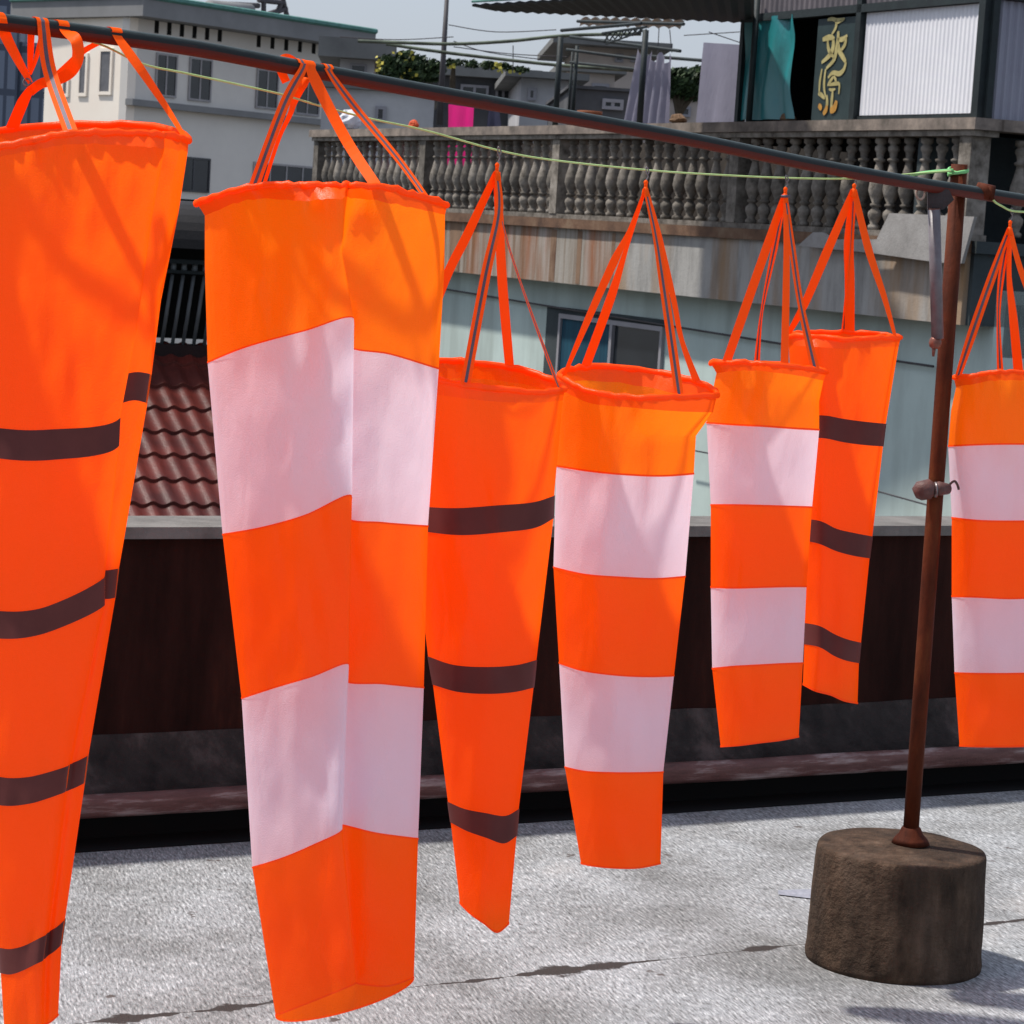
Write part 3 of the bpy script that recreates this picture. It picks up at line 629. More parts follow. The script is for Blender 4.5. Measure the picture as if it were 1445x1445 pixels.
# ------------------------------------------------------------------ tiled roof house (dark) between the two large windsocks
TF = Frame(at(250, 715, 23), (.906, .423))
eave_z = at(250, 715, 23).z
th = thing('tile_roof_house', 'dark house with a maroon glazed tile roof and a dark barred balcony above it', 'house', TF.P(0, -2, -9))
row_run, row_rise, pitchw = .317, .185, .183
m = MB(); na = int(5.6/.183*8); rows_up, rows_dn = 7, 5
a_0 = -3.2
for j in range(-rows_dn, rows_up):
    base = len(m.v)
    for e in (0, 1):
        for i in range(na+1):
            a = a_0+i*pitchw/8; ph = (i/8.0) % 1.0
            h = .030*(math.sin(ph*2*PI)*.5+.5)**1.3
            lift = .030 if e == 0 else 0.0
            d_ = -(j+e)*row_run + (.02 if e == 0 else 0)
            m.vert(TF.P(a, d_, eave_z+(j+e)*row_rise+h+lift-(.01 if e == 0 else 0)))
    for i in range(na): b = base+i; m.face((b, b+1, b+na+2, b+na+1))
    # step face
    sb_ = len(m.v)
    for i in range(na+1):
        p = m.v[base+i]; m.vert(p); m.vert(p-Vector((0, 0, .035))-TF.n*.004)
    for i in range(na): b = sb_+2*i; m.face((b, b+1, b+3, b+2))
m.build('roof', TILE, th, True)
nw = -rows_up*row_run+.16; zw = eave_z+(rows_up-1)*row_rise
za = TF.pix(250, 528, nw)[1]
def tz(y): return TF.pix(255, y, nw)[1]
m = MB(); m.box(TF, a_0, 2.4, nw-.3, nw, -9, tz(509)); m.build('wall', DARKGRN, th)
m = MB(); m.box(TF, a_0, 2.4, nw-.3, nw+.06, tz(509)+.002, tz(487)); m.build('balcony_sill', DARKRED, th)
rail = MB(); rail.box(TF, a_0, 2.4, nw-.16, nw+.02, tz(369)-.02, tz(369)+.02); rail.box(TF, a_0, 2.4, nw-.16, nw+.02, tz(386), tz(386)+.03); rail = rail.build('balcony_railing', DARKGRN, th)
pr = None; hb = tz(388)-tz(487)
for k in range(26):
    P = TF.P(-1.3+k*.105*1.0, nw-.06, tz(487)+.002)
    if P.x/P.y > -.09 and False: continue
    if pr is None:
        mb = MB(); mb.tube([Vector((-.035, 0, 0)), Vector((.035, 0, hb))], .018, 8); mb.lathe([(.016, hb+.03), (.03, hb+.05), (.026, hb+.11), (.012, hb+.12), (.012, hb+.14)], (.04, 0, 0), 8)
        pr = mb.build('bar', RAILM, None, True, origin=(0, 0, 0)); o = pr
    else: o = pr.copy(); COL.objects.link(o)
    o.parent = rail; o.location = P-world_loc(rail)
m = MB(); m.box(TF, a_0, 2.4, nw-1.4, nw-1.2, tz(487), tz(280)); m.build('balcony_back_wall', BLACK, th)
m = MB(); zz0, zz1 = tz(350), tz(283); pts = []
for i in range(9):
    t = PI/2*i/8; pts.append(TF.P(a_0, nw-.5+.6*math.cos(t), zz0+(zz1-zz0)*math.sin(t)))
pts.append(TF.P(a_0, nw-1.1, zz1)); pts.append(TF.P(a_0, nw-1.1, zz0)); m.prism(pts, TF.a*(2.4-a_0))
m.build('rounded_awning', mat('black_awning', (.018, .015, .014), (.01, .009, .009), 3, .6), th)

# ------------------------------------------------------------------ cream house, far left
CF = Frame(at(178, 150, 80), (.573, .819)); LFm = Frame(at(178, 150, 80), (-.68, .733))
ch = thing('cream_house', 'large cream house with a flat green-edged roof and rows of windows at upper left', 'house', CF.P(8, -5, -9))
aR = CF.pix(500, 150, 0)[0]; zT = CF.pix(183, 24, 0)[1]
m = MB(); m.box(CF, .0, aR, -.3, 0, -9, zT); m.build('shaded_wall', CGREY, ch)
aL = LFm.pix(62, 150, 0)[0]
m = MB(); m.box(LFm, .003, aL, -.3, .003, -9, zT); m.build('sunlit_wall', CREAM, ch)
ze = CF.pix(172, 3, .9)[1]
m = MB()
cz = [CF.P(-.0, 0, 0)]
e0 = CF.P(0, 0, 0)+CF.n*.9+LFm.n*.35
eR = CF.P(aR-.2, 0, 0)+CF.n*.9; eL = LFm.P(aL+1.6, 0, 0)+LFm.n*.35; eB = CF.P(aR-.2, -14, 0)
poly = [e0, eR, eB, eL]
zt2 = zT+.55
m.prism([p+Vector((0, 0, zT+.01)) for p in poly], Vector((0, 0, .55))); ro = m.build('roof', EAVE, ch)
m = MB(); 
for A, B in ((e0, eR), (eL, e0)):
    m.tube([A+Vector((0, 0, zT+.6)), B+Vector((0, 0, zT+.6))], .09, 6)
m.build('roof_edge', TEALEDGE, ro)
za1 = CF.pix(178, 139, 0)[1]; za0 = CF.pix(178, 148, 0)[1]
m = MB(); m.box(CF, -.05, aR, .002, .3, za0, za1); m.build('ledge', EAVE, ch)
for g, (xa, xb, ya, yb) in enumerate(((221, 310, 38, 50), (365, 462, 58, 70))):
    for k in range(6):
        x = xa+(xb-xa)*k/5; y = ya+(yb-ya)*k/5; a, z = CF.pix(x, y, 0)
        m = MB(); m.box(CF, a-.09, a+.09, -.02, .012, z-.19, z+.19); m.build('vent_slot', BLACK, ch)
def house_window(par_, fr, x0, x1, y0, y1, panes, fm=WFRAME, gm=GLASS, fw=.06, n=0.0):
    a0, _ = fr.pix(x0, y0, n); a1, _ = fr.pix(x1, y0, n); a0, a1 = min(a0, a1), max(a0, a1)
    xc = (x0+x1)/2; z1 = fr.pix(xc, y0, n)[1]; z0 = fr.pix(xc, y1, n)[1]
    m = MB(); m.box(fr, a0, a0+fw, n+.002, n+.06, z0, z1); m.box(fr, a1-fw, a1, n+.002, n+.06, z0, z1); m.box(fr, a0+fw, a1-fw, n+.002, n+.06, z1-fw, z1); m.box(fr, a0+fw, a1-fw, n+.002, n+.06, z0, z0+fw)
    for k in range(1, panes):
        a = a0+(a1-a0)*k/panes; m.box(fr, a-fw/2, a+fw/2, n+.002, n+.05, z0+fw, z1-fw)
    f = m.build('window', fm, par_)
    m = MB(); m.box(fr, a0+fw/2, a1-fw/2, n+.001, n+.03, z0+fw/2, z1-fw/2); m.build('pane', gm, f)
CW = mat('pale_frame', (.38, .36, .36), (.32, .3, .3), 2, .6, bump=0)
for x0, x1, y0, y1 in ((220, 250, 76, 137), (267, 299, 82, 143), (362, 393, 98, 154), (417, 452, 106, 163)): house_window(ch, CF, x0, x1, y0, y1, 2, CW)
house_window(ch, CF, 250, 296, 222, 271, 2, HOUSED); house_window(ch, CF, 357, 449, 232, 268, 4, CW)
for x0, x1, y0, y1 in ((89, 99, 108, 137), (113, 126, 75, 136), (142, 161, 68, 134)): house_window(ch, LFm, x0, x1, y0, y1, 1, CREAM, mat('hazy_glass', (.16, .16, .17), (.1, .1, .11), 2, .3, bump=0), .1, .003)
m = MB()
x_, z_ = CF.pix(330, 12, -3)
def RP(x, y, n=-2): return CF.PP(x, y, n)
m.tube([RP(296, 12), RP(352, 17)], .28, 12); hbd = m
wh = thing('water_heater', 'rooftop water heater tank on a metal stand on the cream house', 'water heater', RP(340, 24))
m.build('tank', EAVE, wh, True)
m = MB()
for (x0, y0, x1, y1) in ((300, 8, 300, 26), (350, 10, 350, 30), (372, -4, 372, 32), (398, -6, 408, 36), (365, 0, 400, 4), (372, 22, 404, 12), (300, 5, 365, 8), (385, 30, 398, 2)):
    m.tube([RP(x0, y0), RP(x1, y1)], .09, 6)
m.build('stand', MASTM, wh)
# tower block far left
TW = Frame(at(30, 150, 135), (1, .12))
tb = thing('tower_block', 'blue grey tiled tower block at the far left edge', 'building', TW.P(0, -3, -9))
m = MB(); a0 = TW.pix(-120, 100)[0]; a1 = TW.pix(25, 100)[0]; m.box(TW, a0, a1, -8, 0, -9, 30); m.build('wall', TOWER, tb)
m = MB(); a2 = TW.pix(68, 120)[0]; m.box(TW, a1+.01, a2, -8, -.6, -9, TW.pix(45, 60, -.6)[1]); m.build('lower_wing', TOWER, tb)

# ------------------------------------------------------------------ far rooftops
def far_house(label, Y, x0, x1, y0, y1, wallm, roofm, over=.4, rt=.3, wins=(), name='distant_house', dirv=(1, .05), depth=6):
    fr = Frame(at((x0+x1)/2, y0, Y), dirv); a0 = fr.pix(x0, y0)[0]; a1 = fr.pix(x1, y0)[0]; z1 = fr.pix((x0+x1)/2, y0)[1]
    t = thing(name, label, 'house', fr.P((a0+a1)/2, -depth/2, -9))
    m = MB(); m.box(fr, a0, a1, -depth, 0, -9, z1); m.build('wall', wallm, t)
    m = MB(); m.box(fr, a0-over, a1+over, -depth-over, over, z1+.004, z1+rt); m.build('roof', roofm, t)
    for (wx0, wx1, wy0, wy1, pn) in wins: house_window(t, fr, wx0, wx1, wy0, wy1, pn, WFRAME, GLASS, .05)
    return t, fr
far_house('white roof-level house wall behind the left half of the balustrade', 44, 455, 614, 128, 178, HOUSEW, SLAB, .1, .12, ((530, 545, 150, 172, 1),))
far_house('grey flat-roofed house corner right of the cream house', 62, 480, 528, 84, 130, HOUSEW, SLAB, .5, .45, ((494, 518, 90, 112, 1),))
far_house('dark low house with a pale roof slab behind the thin mast', 52, 612, 742, 110, 178, HOUSED, SLAB, .3, .2, ((650, 690, 120, 140, 2), (700, 722, 118, 142, 2)))
far_house('small white stuccoed house left of the canopy posts', 47, 736, 806, 112, 185, HOUSEW, SLAB, .3, .12, ((745, 757, 124, 142, 1),))
far_house('pinkish house with a thin eave seen between the canopy posts', 66, 818, 905, 68, 130, HOUSEP, SLAB, .7, .16, ((868, 880, 76, 88, 1), (890, 899, 78, 88, 1)))
far_house('grey brown house with a stepped slab under the pinkish house', 50, 800, 868, 103, 160, HOUSEP, SLAB, .2, .12, ((835, 860, 118, 128, 1),))
far_house('dark grey outhouse behind the flower pot', 40, 806, 905, 128, 190, HOUSED, HOUSED, .05, .05, ((850, 880, 140, 155, 2),))
far_house('low tan house under the dark tree crown behind the grey sheets', 52, 905, 1010, 140, 190, HOUSEP, SLAB, .1, .1, ((955, 975, 150, 165, 1),))

def foliage(name, label, cat, cl, n, Y, size, mats, trunk=None, flowers=0, group=None):
    """cl: list of (x,y,rx,ry) clumps in the plane at depth Y; leaves fill each clump's volume"""
    base = at(cl[0][0], cl[0][1]+cl[0][3], Y)
    t = thing(name, label, cat, base, group)
    m = MB(); tot = sum(c[2]*c[3] for c in cl)
    for (cx, cy_, rx, ry) in cl:
        c0 = at(cx, cy_, Y); sx_ = rx/F_PX*Y; sz_ = ry/F_PX*Y
        for _ in range(int(n*rx*ry/tot)):
            while True:
                q = Vector((random.uniform(-1, 1), random.uniform(-1, 1), random.uniform(-1, 1)))
                if q.length < 1: break
            if noise.noise(Vector((q.x*2.3+cx, q.y*2, q.z*2.3))) < -.12: continue
            p = c0+Vector((q.x*sx_, q.y*sx_*.8, q.z*sz_)); nr = Vector((random.gauss(0, 1), random.gauss(0, 1), random.gauss(0, 1)+.6)).normalized()
            u = nr.orthogonal().normalized(); v = nr.cross(u); s_ = size*random.uniform(.6, 1.3)
            b = len(m.v); m.v += [p-u*s_, p-v*s_*.5, p+u*s_, p+v*s_*.5]; m.face((b, b+1, b+2, b+3), 0 if random.random() < .65 else 1)
    m.build('crown', mats[:2], t)
    m = MB()
    for (cx, cy_, rx, ry) in (cl[:6] if ry > 8 else cl[:1]):
        m.tube([base-Vector((0, 0, .4)), base.lerp(at(cx, cy_, Y), .6), at(cx, cy_, Y)], [.06, .035, .015], 6)
    m.build('trunk', BARK, t)
    if flowers:
        m = MB()
        for _ in range(flowers):
            cx, cy_, rx, ry = random.choice(cl); a = random.uniform(0, 2*PI); rr = math.sqrt(random.random())
            p = at(cx+rx*rr*math.cos(a), cy_+ry*rr*math.sin(a), Y)-Vector((0, rx/F_PX*Y*.6, 0))
            for k in range(3):
                q = p+Vector((random.gauss(0, .04), random.gauss(0, .04), random.gauss(0, .04))); nr = Vector((random.gauss(0, .6), -1, random.gauss(0, .6))).normalized(); u = nr.orthogonal().normalized(); v = nr.cross(u); s_ = random.uniform(.022, .045)
                b = len(m.v); m.v += [q-u*s_, q-v*s_, q+u*s_, q+v*s_]; m.face((b, b+1, b+2, b+3))
        m.build('blossom', mats[2], t)
    return t
foliage('flowering_shrub', 'dense dark green shrub dotted with yellow blossoms on the roof right of the cream house', 'shrub',
        [(560, 100, 26, 22), (590, 98, 24, 20), (612, 100, 16, 16), (545, 90, 12, 12), (572, 80, 14, 8)], 5200, 46, .055, [LEAF, LEAF2, YEL], flowers=16)
foliage('trailing_shrub', 'thin line of trailing green leaves with yellow blossoms along the slab right of the mast', 'shrub',
        [(640, 88, 14, 5), (665, 90, 14, 5), (690, 92, 12, 6), (712, 94, 12, 5), (735, 98, 12, 4)], 900, 46, .05, [LEAF, LEAF2, YEL], flowers=7)
foliage('dark_tree', 'dark leafy tree crown between the two hanging grey sheets', 'tree',
        [(960, 112, 22, 16), (985, 108, 18, 14), (942, 125, 14, 14), (975, 128, 24, 12), (1000, 125, 12, 14)], 3600, 46, .07, [LEAF, LEAF2, YEL])
# mast, poles, wires
m = MB(); A = at(631, -6, 40); B = at(620, 176, 40); m.tube([B, Vector((B.x, B.y, A.z))], [.05, .032], 8)
single(m, 'antenna_mast', MASTM, 'tall thin dark mast rising against the sky', 'mast', smooth=True)
cable([at(x, y, 34) for x, y in ((505, 58), (560, 60), (640, 62), (720, 58), (800, 50), (905, 48))], .022, BAMBOO, 'bamboo_pole', 'upper greenish bamboo pole stretched across the sky', 5, 'pole')
cable([at(x, y, 34.5) for x, y in ((545, 62), (620, 73), (720, 85), (800, 93), (905, 100))], .022, BAMBOO, 'bamboo_pole', 'lower greenish bamboo pole sloping down to the canopy posts', 5, 'pole')
m = MB()
for pts in (((633, 35), (700, 45), (785, 42)), ((640, 66), (720, 76), (800, 80)), ((640, 58), (690, 74), (800, 88)), ((724, 64), (724, 100)), ((480, 52), (560, 56), (640, 52)), ((1000, 45), (1044, 60)), ((965, 50), (1044, 45)), ((930, 40), (928, 75)), ((945, 42), (948, 74))):
    m.tube(smooth_pts([at(x, y, 38) for x, y in pts], 6), .007, 5)
single(m, 'overhead_wires', MASTM, 'several thin wires sagging across the sky left of the canopy', 'wires', kind='stuff')

# ------------------------------------------------------------------ rod, line, pole stand
RODP = [(-160, 8), (0, 31), (140, 49), (280, 69), (450, 101), (673, 142), (900, 183), (1000, 202), (1150, 233), (1300, 260), (1345, 267), (1445, 283), (1560, 303)]
rodpts = smooth_pts([at(x, y, rodY(x)) for x, y in RODP], 6)
def rod_y(px):
    for (x0, y0), (x1, y1) in zip(RODP, RODP[1:]):
        if x0 <= px <= x1: return y0+(y1-y0)*(px-x0)/(x1-x0)
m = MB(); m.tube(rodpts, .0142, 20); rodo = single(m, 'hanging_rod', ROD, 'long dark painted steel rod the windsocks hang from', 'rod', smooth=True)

LP = [(20, 42), (75, 50), (140, 62), (200, 90), (260, 103), (330, 118), (400, 134), (450, 149), (520, 167), (600, 184), (702, 212), (780, 226), (912, 240), (1000, 246), (1106, 251), (1205, 252), (1290, 245), (1342, 241)]
m = MB(); m.tube(smooth_pts([at(x, y, rodY(x)+(.02 if 30 < x < 1300 else .0)) for x, y in LP], 5), .0019, 8); 
ln = thing('hanging_line', 'thin yellow-green cord sagging just below the rod and tied to the rusty pole', 'cord', at(700, 211, rodY(700)))
m.build('cord', LINE, ln, True)
m = MB()
PY = at_z(1258, 1389, 0).y+.198
knot = at(1354, 241, PY-.02)
for k in range(3):
    pts = []
    for i in range(17):
        a = 2*PI*i/16; c0 = at(1352, 240+k*2.2, PY); pts.append(c0+Vector((.021*math.cos(a), .021*math.sin(a), .006*math.sin(a+k))))
    m.tube(pts, .003, 6)
m.tube(smooth_pts([at(x, y, PY-.02) for x, y in ((1285, 247), (1310, 243), (1345, 240))], 4), .0036, 8)
m.build('knot', LINE_G, ln, True)
m = MB(); m.tube(smooth_pts([at(x, y, rodY(x)-.016) for x, y in ((1398, 276), (1404, 285), (1414, 291), (1426, 297), (1445, 299), (1500, 301))], 5), .0025, 8); m.build('cord', LINE, ln, True)

ps = thing('pole_stand', 'rusty upright pole set in a round brown concrete base', 'pole stand', at_z(1258, 1352, 0))
bc = at(1264, 1300, PY); bc.z = 0
zt_b = at(1284, 1190, PY).z-.010
print('block', zt_b, PY)
m = MB(); R = .192
prof = [(R*1.03, -.005), (R*1.045, .012)] + [(R*(1.04-.05*i/12), .012+(zt_b-.024)*i/12) for i in range(1, 13)] + [(R*.982, zt_b-.005), (R*.965, zt_b), (R*.9, zt_b+.001), (R*.7, zt_b+.003), (R*.45, zt_b+.005), (R*.2, zt_b+.008), (.02, zt_b+.009)]
m.lathe(prof, bc, 96, jit=.0035); m.build('concrete_base', BLOCK, ps, True)
ptop = at(1354, 232, PY); pbot = at(1284, 1190, PY)
pbot.z = zt_b+.01
m = MB(); m.tube([pbot, pbot.lerp(ptop, .3), pbot.lerp(ptop, .7), ptop], [.0178, .0178, .0180, .0180], 20); m.build('pole', RUST, ps, True)
m = MB(); m.lathe([(.042, .0), (.036, .012), (.027, .022), (.022, .035), (.0175, .04)], pbot+Vector((0, 0, 0)), 20, jit=.008); m.build('weld_collar', RUST, ps, True)
# coupling where the rod crosses the pole
m = MB(); A = at(1378, 262, PY-.03); B = at(1400, 272, PY-.035); m.tube([at(1378, 268, rodY(1385)), at(1402, 273, rodY(1385))], .0175, 16); m.tube([at(1398, 262, rodY(1390)-.02), at(1400, 282, rodY(1390)-.018)], .006, 8); m.build('rod_coupling', RUST, ps, True)
# clamp half way
cl = MB(); q = PY
cl.tube([at(1300, 690, q-.03), at(1306, 694, q-.03)], [.020, .022], 14)
cl.tube([at(1290, 696, q-.028), at(1297, 693, q-.03), at(1312, 690, q-.032), at(1318, 691, q-.03)], [.012, .022, .023, .014], 14)
cl.tube([at(1316, 691, q-.03), at(1326, 689, q-.033), at(1338, 690, q-.02)], [.014, .016, .012], 12)
clo = cl.build('clamp', BROWNMETAL, ps, True)
m = MB(); m.tube([at(1319, 691, q-.031), at(1322, 691, q-.031)], .0175, 16); m.build('clamp_ring', WIRE, clo, True)
m = MB(); m.tube(smooth_pts([at(x, y, q-.02) for x, y in ((1335, 692), (1341, 683), (1347, 679), (1351, 684), (1353, 691))], 4), .0028, 8); m.build('hook_wire', BROWNMETAL, clo, True)
# hanging metal tube
ht = thing('hanging_tube', 'dull grey metal tube with a copper coloured end hanging beside the pole', 'tube', at(1318, 300, 5.78))
TY = PY-.10
m = MB(); m.tube([at(1318, 296, TY), at(1323, 478, TY)], .0135, 18); m.build('tube_body', GREYMETAL, ht, True)
m = MB(); m.lathe([(.006, 0), (.012, .004), (.014, .012), (.0125, .02), (.009, .026)], at(1319, 492, TY), 14); m.tube([at(1318, 490, TY), at(1317, 503, TY)], [.005, .0025], 8); m.tube([at(1311, 298, TY), at(1326, 298, TY)], .006, 8); m.build('end_cap', mat('copper_brown', (.30, .13, .09), (.18, .07, .05), 30, .4, bump=0, metal=.3), ht, True)
m = MB(); P = [at(x, y, TY+.015) for x, y in ((1308, 262), (1338, 268), (1345, 282), (1330, 296), (1308, 296))]; m.prism(P, Vector((0, -.012, 0))); m.build('bracket_plate', mat('dark_bracket', (.05, .04, .042), (.03, .02, .02), 20, .5), ht)
m = MB(); c0 = at(1299, 272, TY); pts = [c0+cR*(.009*math.cos(a))+cU*(.014*math.sin(a)) for a in [2*PI*i/20 for i in range(21)]]; m.tube(pts, .0028, 8); m.tube([at(1300, 262, TY), at(1301, 256, TY+.01)], .003, 6); m.build('ring', mat('tan_ring', (.45, .36, .30), (.3, .22, .18), 30, .5, bump=0), ht, True)

# ------------------------------------------------------------------ windsocks
def cr1(P, k):      # centripetal Catmull-Rom through 3-vectors
    out = []; n = len(P)
    for i in range(n-1):
        p1, p2 = P[i], P[i+1]; p0 = P[i-1] if i > 0 else p1*2-p2; p3 = P[i+2] if i < n-2 else p2*2-p1
        t0 = 0; t1 = t0+max(1e-4, (p1-p0).length)**.5; t2 = t1+max(1e-4, (p2-p1).length)**.5; t3 = t2+max(1e-4, (p3-p2).length)**.5
        for j in range(k[i]):
            t = t1+(t2-t1)*j/k[i]
            a1 = p0*((t1-t)/(t1-t0))+p1*((t-t0)/(t1-t0)); a2 = p1*((t2-t)/(t2-t1))+p2*((t-t1)/(t2-t1)); a3 = p2*((t3-t)/(t3-t2))+p3*((t-t2)/(t3-t2))
            b1 = a1*((t2-t)/(t2-t0))+a2*((t-t0)/(t2-t0)); b2 = a2*((t3-t)/(t3-t1))+a3*((t-t1)/(t3-t1))
            out.append(b1*((t2-t)/(t2-t1))+b2*((t-t1)/(t2-t1)))
    out.append(P[-1]); return out
class Sock:
    def __init__(s, Y, rows, near, back, cols=None, seed=0, wr=1.0, yaw=0.0):
        s.Y = Y; s.rows = rows; s.near = near; s.back = back; s.cols = cols or [0]*len(rows[0]); s.seed = seed; s.wr = wr; s.yaw = yaw
        # common column parameters
        K = len(rows[0]); s.k = []
        ref = rows[len(rows)//2]
        for i in range(K-1):
            d = math.hypot(ref[i+1][0]-ref[i][0], ref[i+1][1]-ref[i][1]); s.k.append(max(5, int(d/6)))
        s.NB = 30
        s.grid = []      # list of (v, ring of world points)
        s.mark = []
        for r in range(len(rows)-1):
            s.mark.append(len(s.grid))
            ln_ = max(abs(rows[r+1][i][1]-rows[r][i][1]) for i in range(K)); nv = max(3, int(ln_/10))
            for j in range(nv):
                t = j/nv; s.grid.append(s.ring(r, t))
        s.mark.append(len(s.grid)); s.grid.append(s.ring(len(rows)-2, 1.0))
    def front(s, r, t):
        A, B = s.rows[r], s.rows[r+1]
        n0 = s.near[r]*(1-t)+s.near[r+1]*t
        P = []
        for i, (a, b) in enumerate(zip(A, B)):
            P.append(Vector((a[0]+(b[0]-a[0])*t, a[1]+(b[1]-a[1])*t, s.cols[i]*min(1, r+t))))
        return P, n0
    def ring(s, r, t):
        P, n0 = s.front(r, t); xl, xr = P[0].x, P[-1].x
        pts = cr1(P, s.k); out = []
        def near_of(x, sgn):
            q = max(-1, min(1, 2*(x-xl)/(xr-xl)-1)); return sgn*n0*math.sqrt(max(0, 1-q*q))
        gv = sum(len_ for len_ in ())
        yy = (s.rows[r][0][1]*(1-t)+s.rows[r+1][0][1]*t)
        for p in pts:
            out.append((p.x, p.y, near_of(p.x, 1)+p.z, 1))
        bd = s.back[r]*(1-t)+s.back[r+1]*t
        for i in range(1, s.NB):
            u = i/s.NB; c_ = math.cos(u*PI); x = (xl+xr)/2+(xr-xl)/2*c_; sn = math.sin(u*PI)
            y = P[-1].y+(P[0].y-P[-1].y)*(1-c_)/2+bd*sn
            out.append((x, y, -n0*sn, -1))
        W = []
        for (x, y, nr, sg) in out:
            q = 2*(x-xl)/(xr-xl)-1
            edge = max(0, 1-q*q)**.5
            wx = (x-xl)*.011; wy = (y-s.rows[0][0][1])*.0035
            d = .010*noise.noise(Vector((wx*1.5+s.seed, wy*1.2, s.seed+sg)))+.006*noise.noise(Vector((wx*3.5+wy*2, wy*4-wx, s.seed*2+sg)))
            if sg: y += 2.6*math.exp(-max(0, (y-s.rows[0][0][1]))/26.0)*(noise.noise(Vector((x*.13, s.seed*3, sg*2)))+.5*noise.noise(Vector((x*.37, s.seed*3, sg*5))))
            topf = math.exp(-max(0, (y-s.rows[0][0][1]))/55.0)
            d += topf*.010*noise.noise(Vector((wx*9, wy*6, s.seed+7)))
            d *= 1.35*s.wr*edge*s.Y/5
            yw = s.yaw*q
            W.append(at(x, y, s.Y-nr-d+yw))
        return W
    def band(s, r0, r1, name, mt, parent, off=0.0, e0=0, e1=0, u0=0, u1=None, closed=True, top_fray=0):
        i0 = s.mark[r0]+e0; i1 = s.mark[r1]+e1
        m = MB(); G = s.grid[i0:i1+1]; nc = len(G[0])
        cols = list(range(nc)) if closed and u1 is None else list(range(u0, u1+1))
        for ring in G:
            cen = sum(ring, Vector())/nc
            for c_ in cols:
                p = ring[c_]
                if off:
                    a = ring[(c_+1) % nc]-ring[c_-1]; nn = Vector((a.y, -a.x, 0))
                    if nn.length > 1e-6:
                        nn.normalize()
                        if c_ <= nc-s.NB and nn.y > 0: nn = -nn
                        if c_ > nc-s.NB and nn.y < 0: nn = -nn
                        p = p+nn*off
                m.vert(p)
        w_ = len(cols); wrap = (u1 is None and closed)
        for j in range(len(G)-1):
            for i in range(w_ if wrap else w_-1):
                i2 = (i+1) % w_; m.face((j*w_+i, j*w_+i2, (j+1)*w_+i2, (j+1)*w_+i))
        return m.build(name, mt, parent, True)
    def seam(s, r, parent, down=True, w_=.2):
        i = s.mark[r]; G0 = s.grid[i]; G1 = s.grid[i+1] if down else s.grid[i-1]; nc = len(G0); m = MB()
        cen = sum(G0, Vector())/nc
        for f in (-.06, w_):
            for p, q in zip(G0, G1):
                o_ = p.lerp(q, f); e = Vector((o_.x-cen.x, o_.y-cen.y, 0)).normalized()*.0011
                e.y = math.copysign(max(abs(e.y), .0011), e.y if abs(e.y) > 1e-5 else -1)
                m.vert(o_+e)
        for k in range(nc): k2 = (k+1) % nc; m.face((k, k2, nc+k2, nc+k))
        return m.build('seam', SEAMM, parent, True)
    def banded(s, parent):
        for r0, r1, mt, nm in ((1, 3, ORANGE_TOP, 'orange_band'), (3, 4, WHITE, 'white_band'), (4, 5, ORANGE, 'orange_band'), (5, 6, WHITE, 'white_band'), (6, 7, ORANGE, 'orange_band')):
            s.band(r0, r1, nm, mt, parent)
        for r, dn in ((3, False), (4, True), (5, False), (6, True), (7, False)): s.seam(r, parent, dn)
    def rim(s, x, sgn, frac=.5):
        """world point on the hem at image x, front (+1) or back (-1)"""
        G = s.grid[0]; nc = len(G); best = None
        rng = range(0, nc-s.NB+1) if sgn > 0 else range(nc-s.NB, nc)
        for c_ in rng:
            p = G[c_]; v = p-EYE; px = 722.5+F_PX*v.dot(cR)/v.dot(fwd)
            if best is None or abs(px-x) < best[0]: best = (abs(px-x), p)
        return best[1]
    def hem_ring(s, parent, rad=.006, mt=None):
        m = MB(); G = s.grid[0]; pts = []
        for i, p in enumerate(G):
            pts.append(p+Vector((0, 0, .003*noise.noise(p*60))))
        pts.append(pts[0]); m.tube(pts, [rad*(1+.35*noise.noise(p*70)) for p in pts], 8, cap=False)
        return m.build('rim', mt or HEM, parent, True)

def pxof(p):
    v = p-EYE; return (722.5+F_PX*v.dot(cR)/v.dot(fwd), 722.5-F_PX*v.dot(cU)/v.dot(fwd))
def ribbon(P, widths, parent, line=True, name='strap', k=8, twist=None, off=.0012, wrap=0):
    """P: world points; widths in metres (as seen); flat webbing, line = dark reflective line on its face"""
    pts = smooth_pts([Vector(p) for p in P], k); n = len(pts); m = MB()
    for i, p in enumerate(pts):
        t = i/(n-1); x = t*(len(widths)-1); j = min(int(x), len(widths)-2); w_ = widths[j]+(widths[j+1]-widths[j])*(x-j)
        d = (pts[min(i+1, n-1)]-pts[max(i-1, 0)]).normalized(); view = (EYE-p).normalized(); s_ = d.cross(view).normalized(); full = .0115
        lift = 1.0
        if wrap:
            f_ = max(0, min(1, i/k-(wrap-1))); lift = f_
            ax = -(at(60, rod_y(60), rodY(60))-at(30, rod_y(30), rodY(30))).normalized()
            s_ = (ax*(1-f_)+s_*f_).normalized()
        # webbing is of constant width: a narrower look means it is turned edge-on
        half = max(w_/2, .0012); tilt = math.sqrt(max(0, 1-min(1, half/full)**2)); fr_ = view*full*tilt*.7*lift
        a = s_*half
        for f in (-1, -.30, .30, 1):
            m.vert(p+a*f+fr_*f)
        for f in (-1, 1): m.vert(p+a*f+fr_*f-view*off)
        if i:
            b = len(m.v)-12
            for q in range(3): m.face((b+q, b+q+1, b+q+7, b+q+6), 1 if (q == 1 and line) else 0)
            m.face((b+4, b+10, b+11, b+5)); m.face((b, b+6, b+10, b+4)); m.face((b+3, b+5, b+11, b+9))
    return m.build(name, [WEB, STRIPE], parent, False)
def px2m(w_, Y): return w_*Y/F_PX

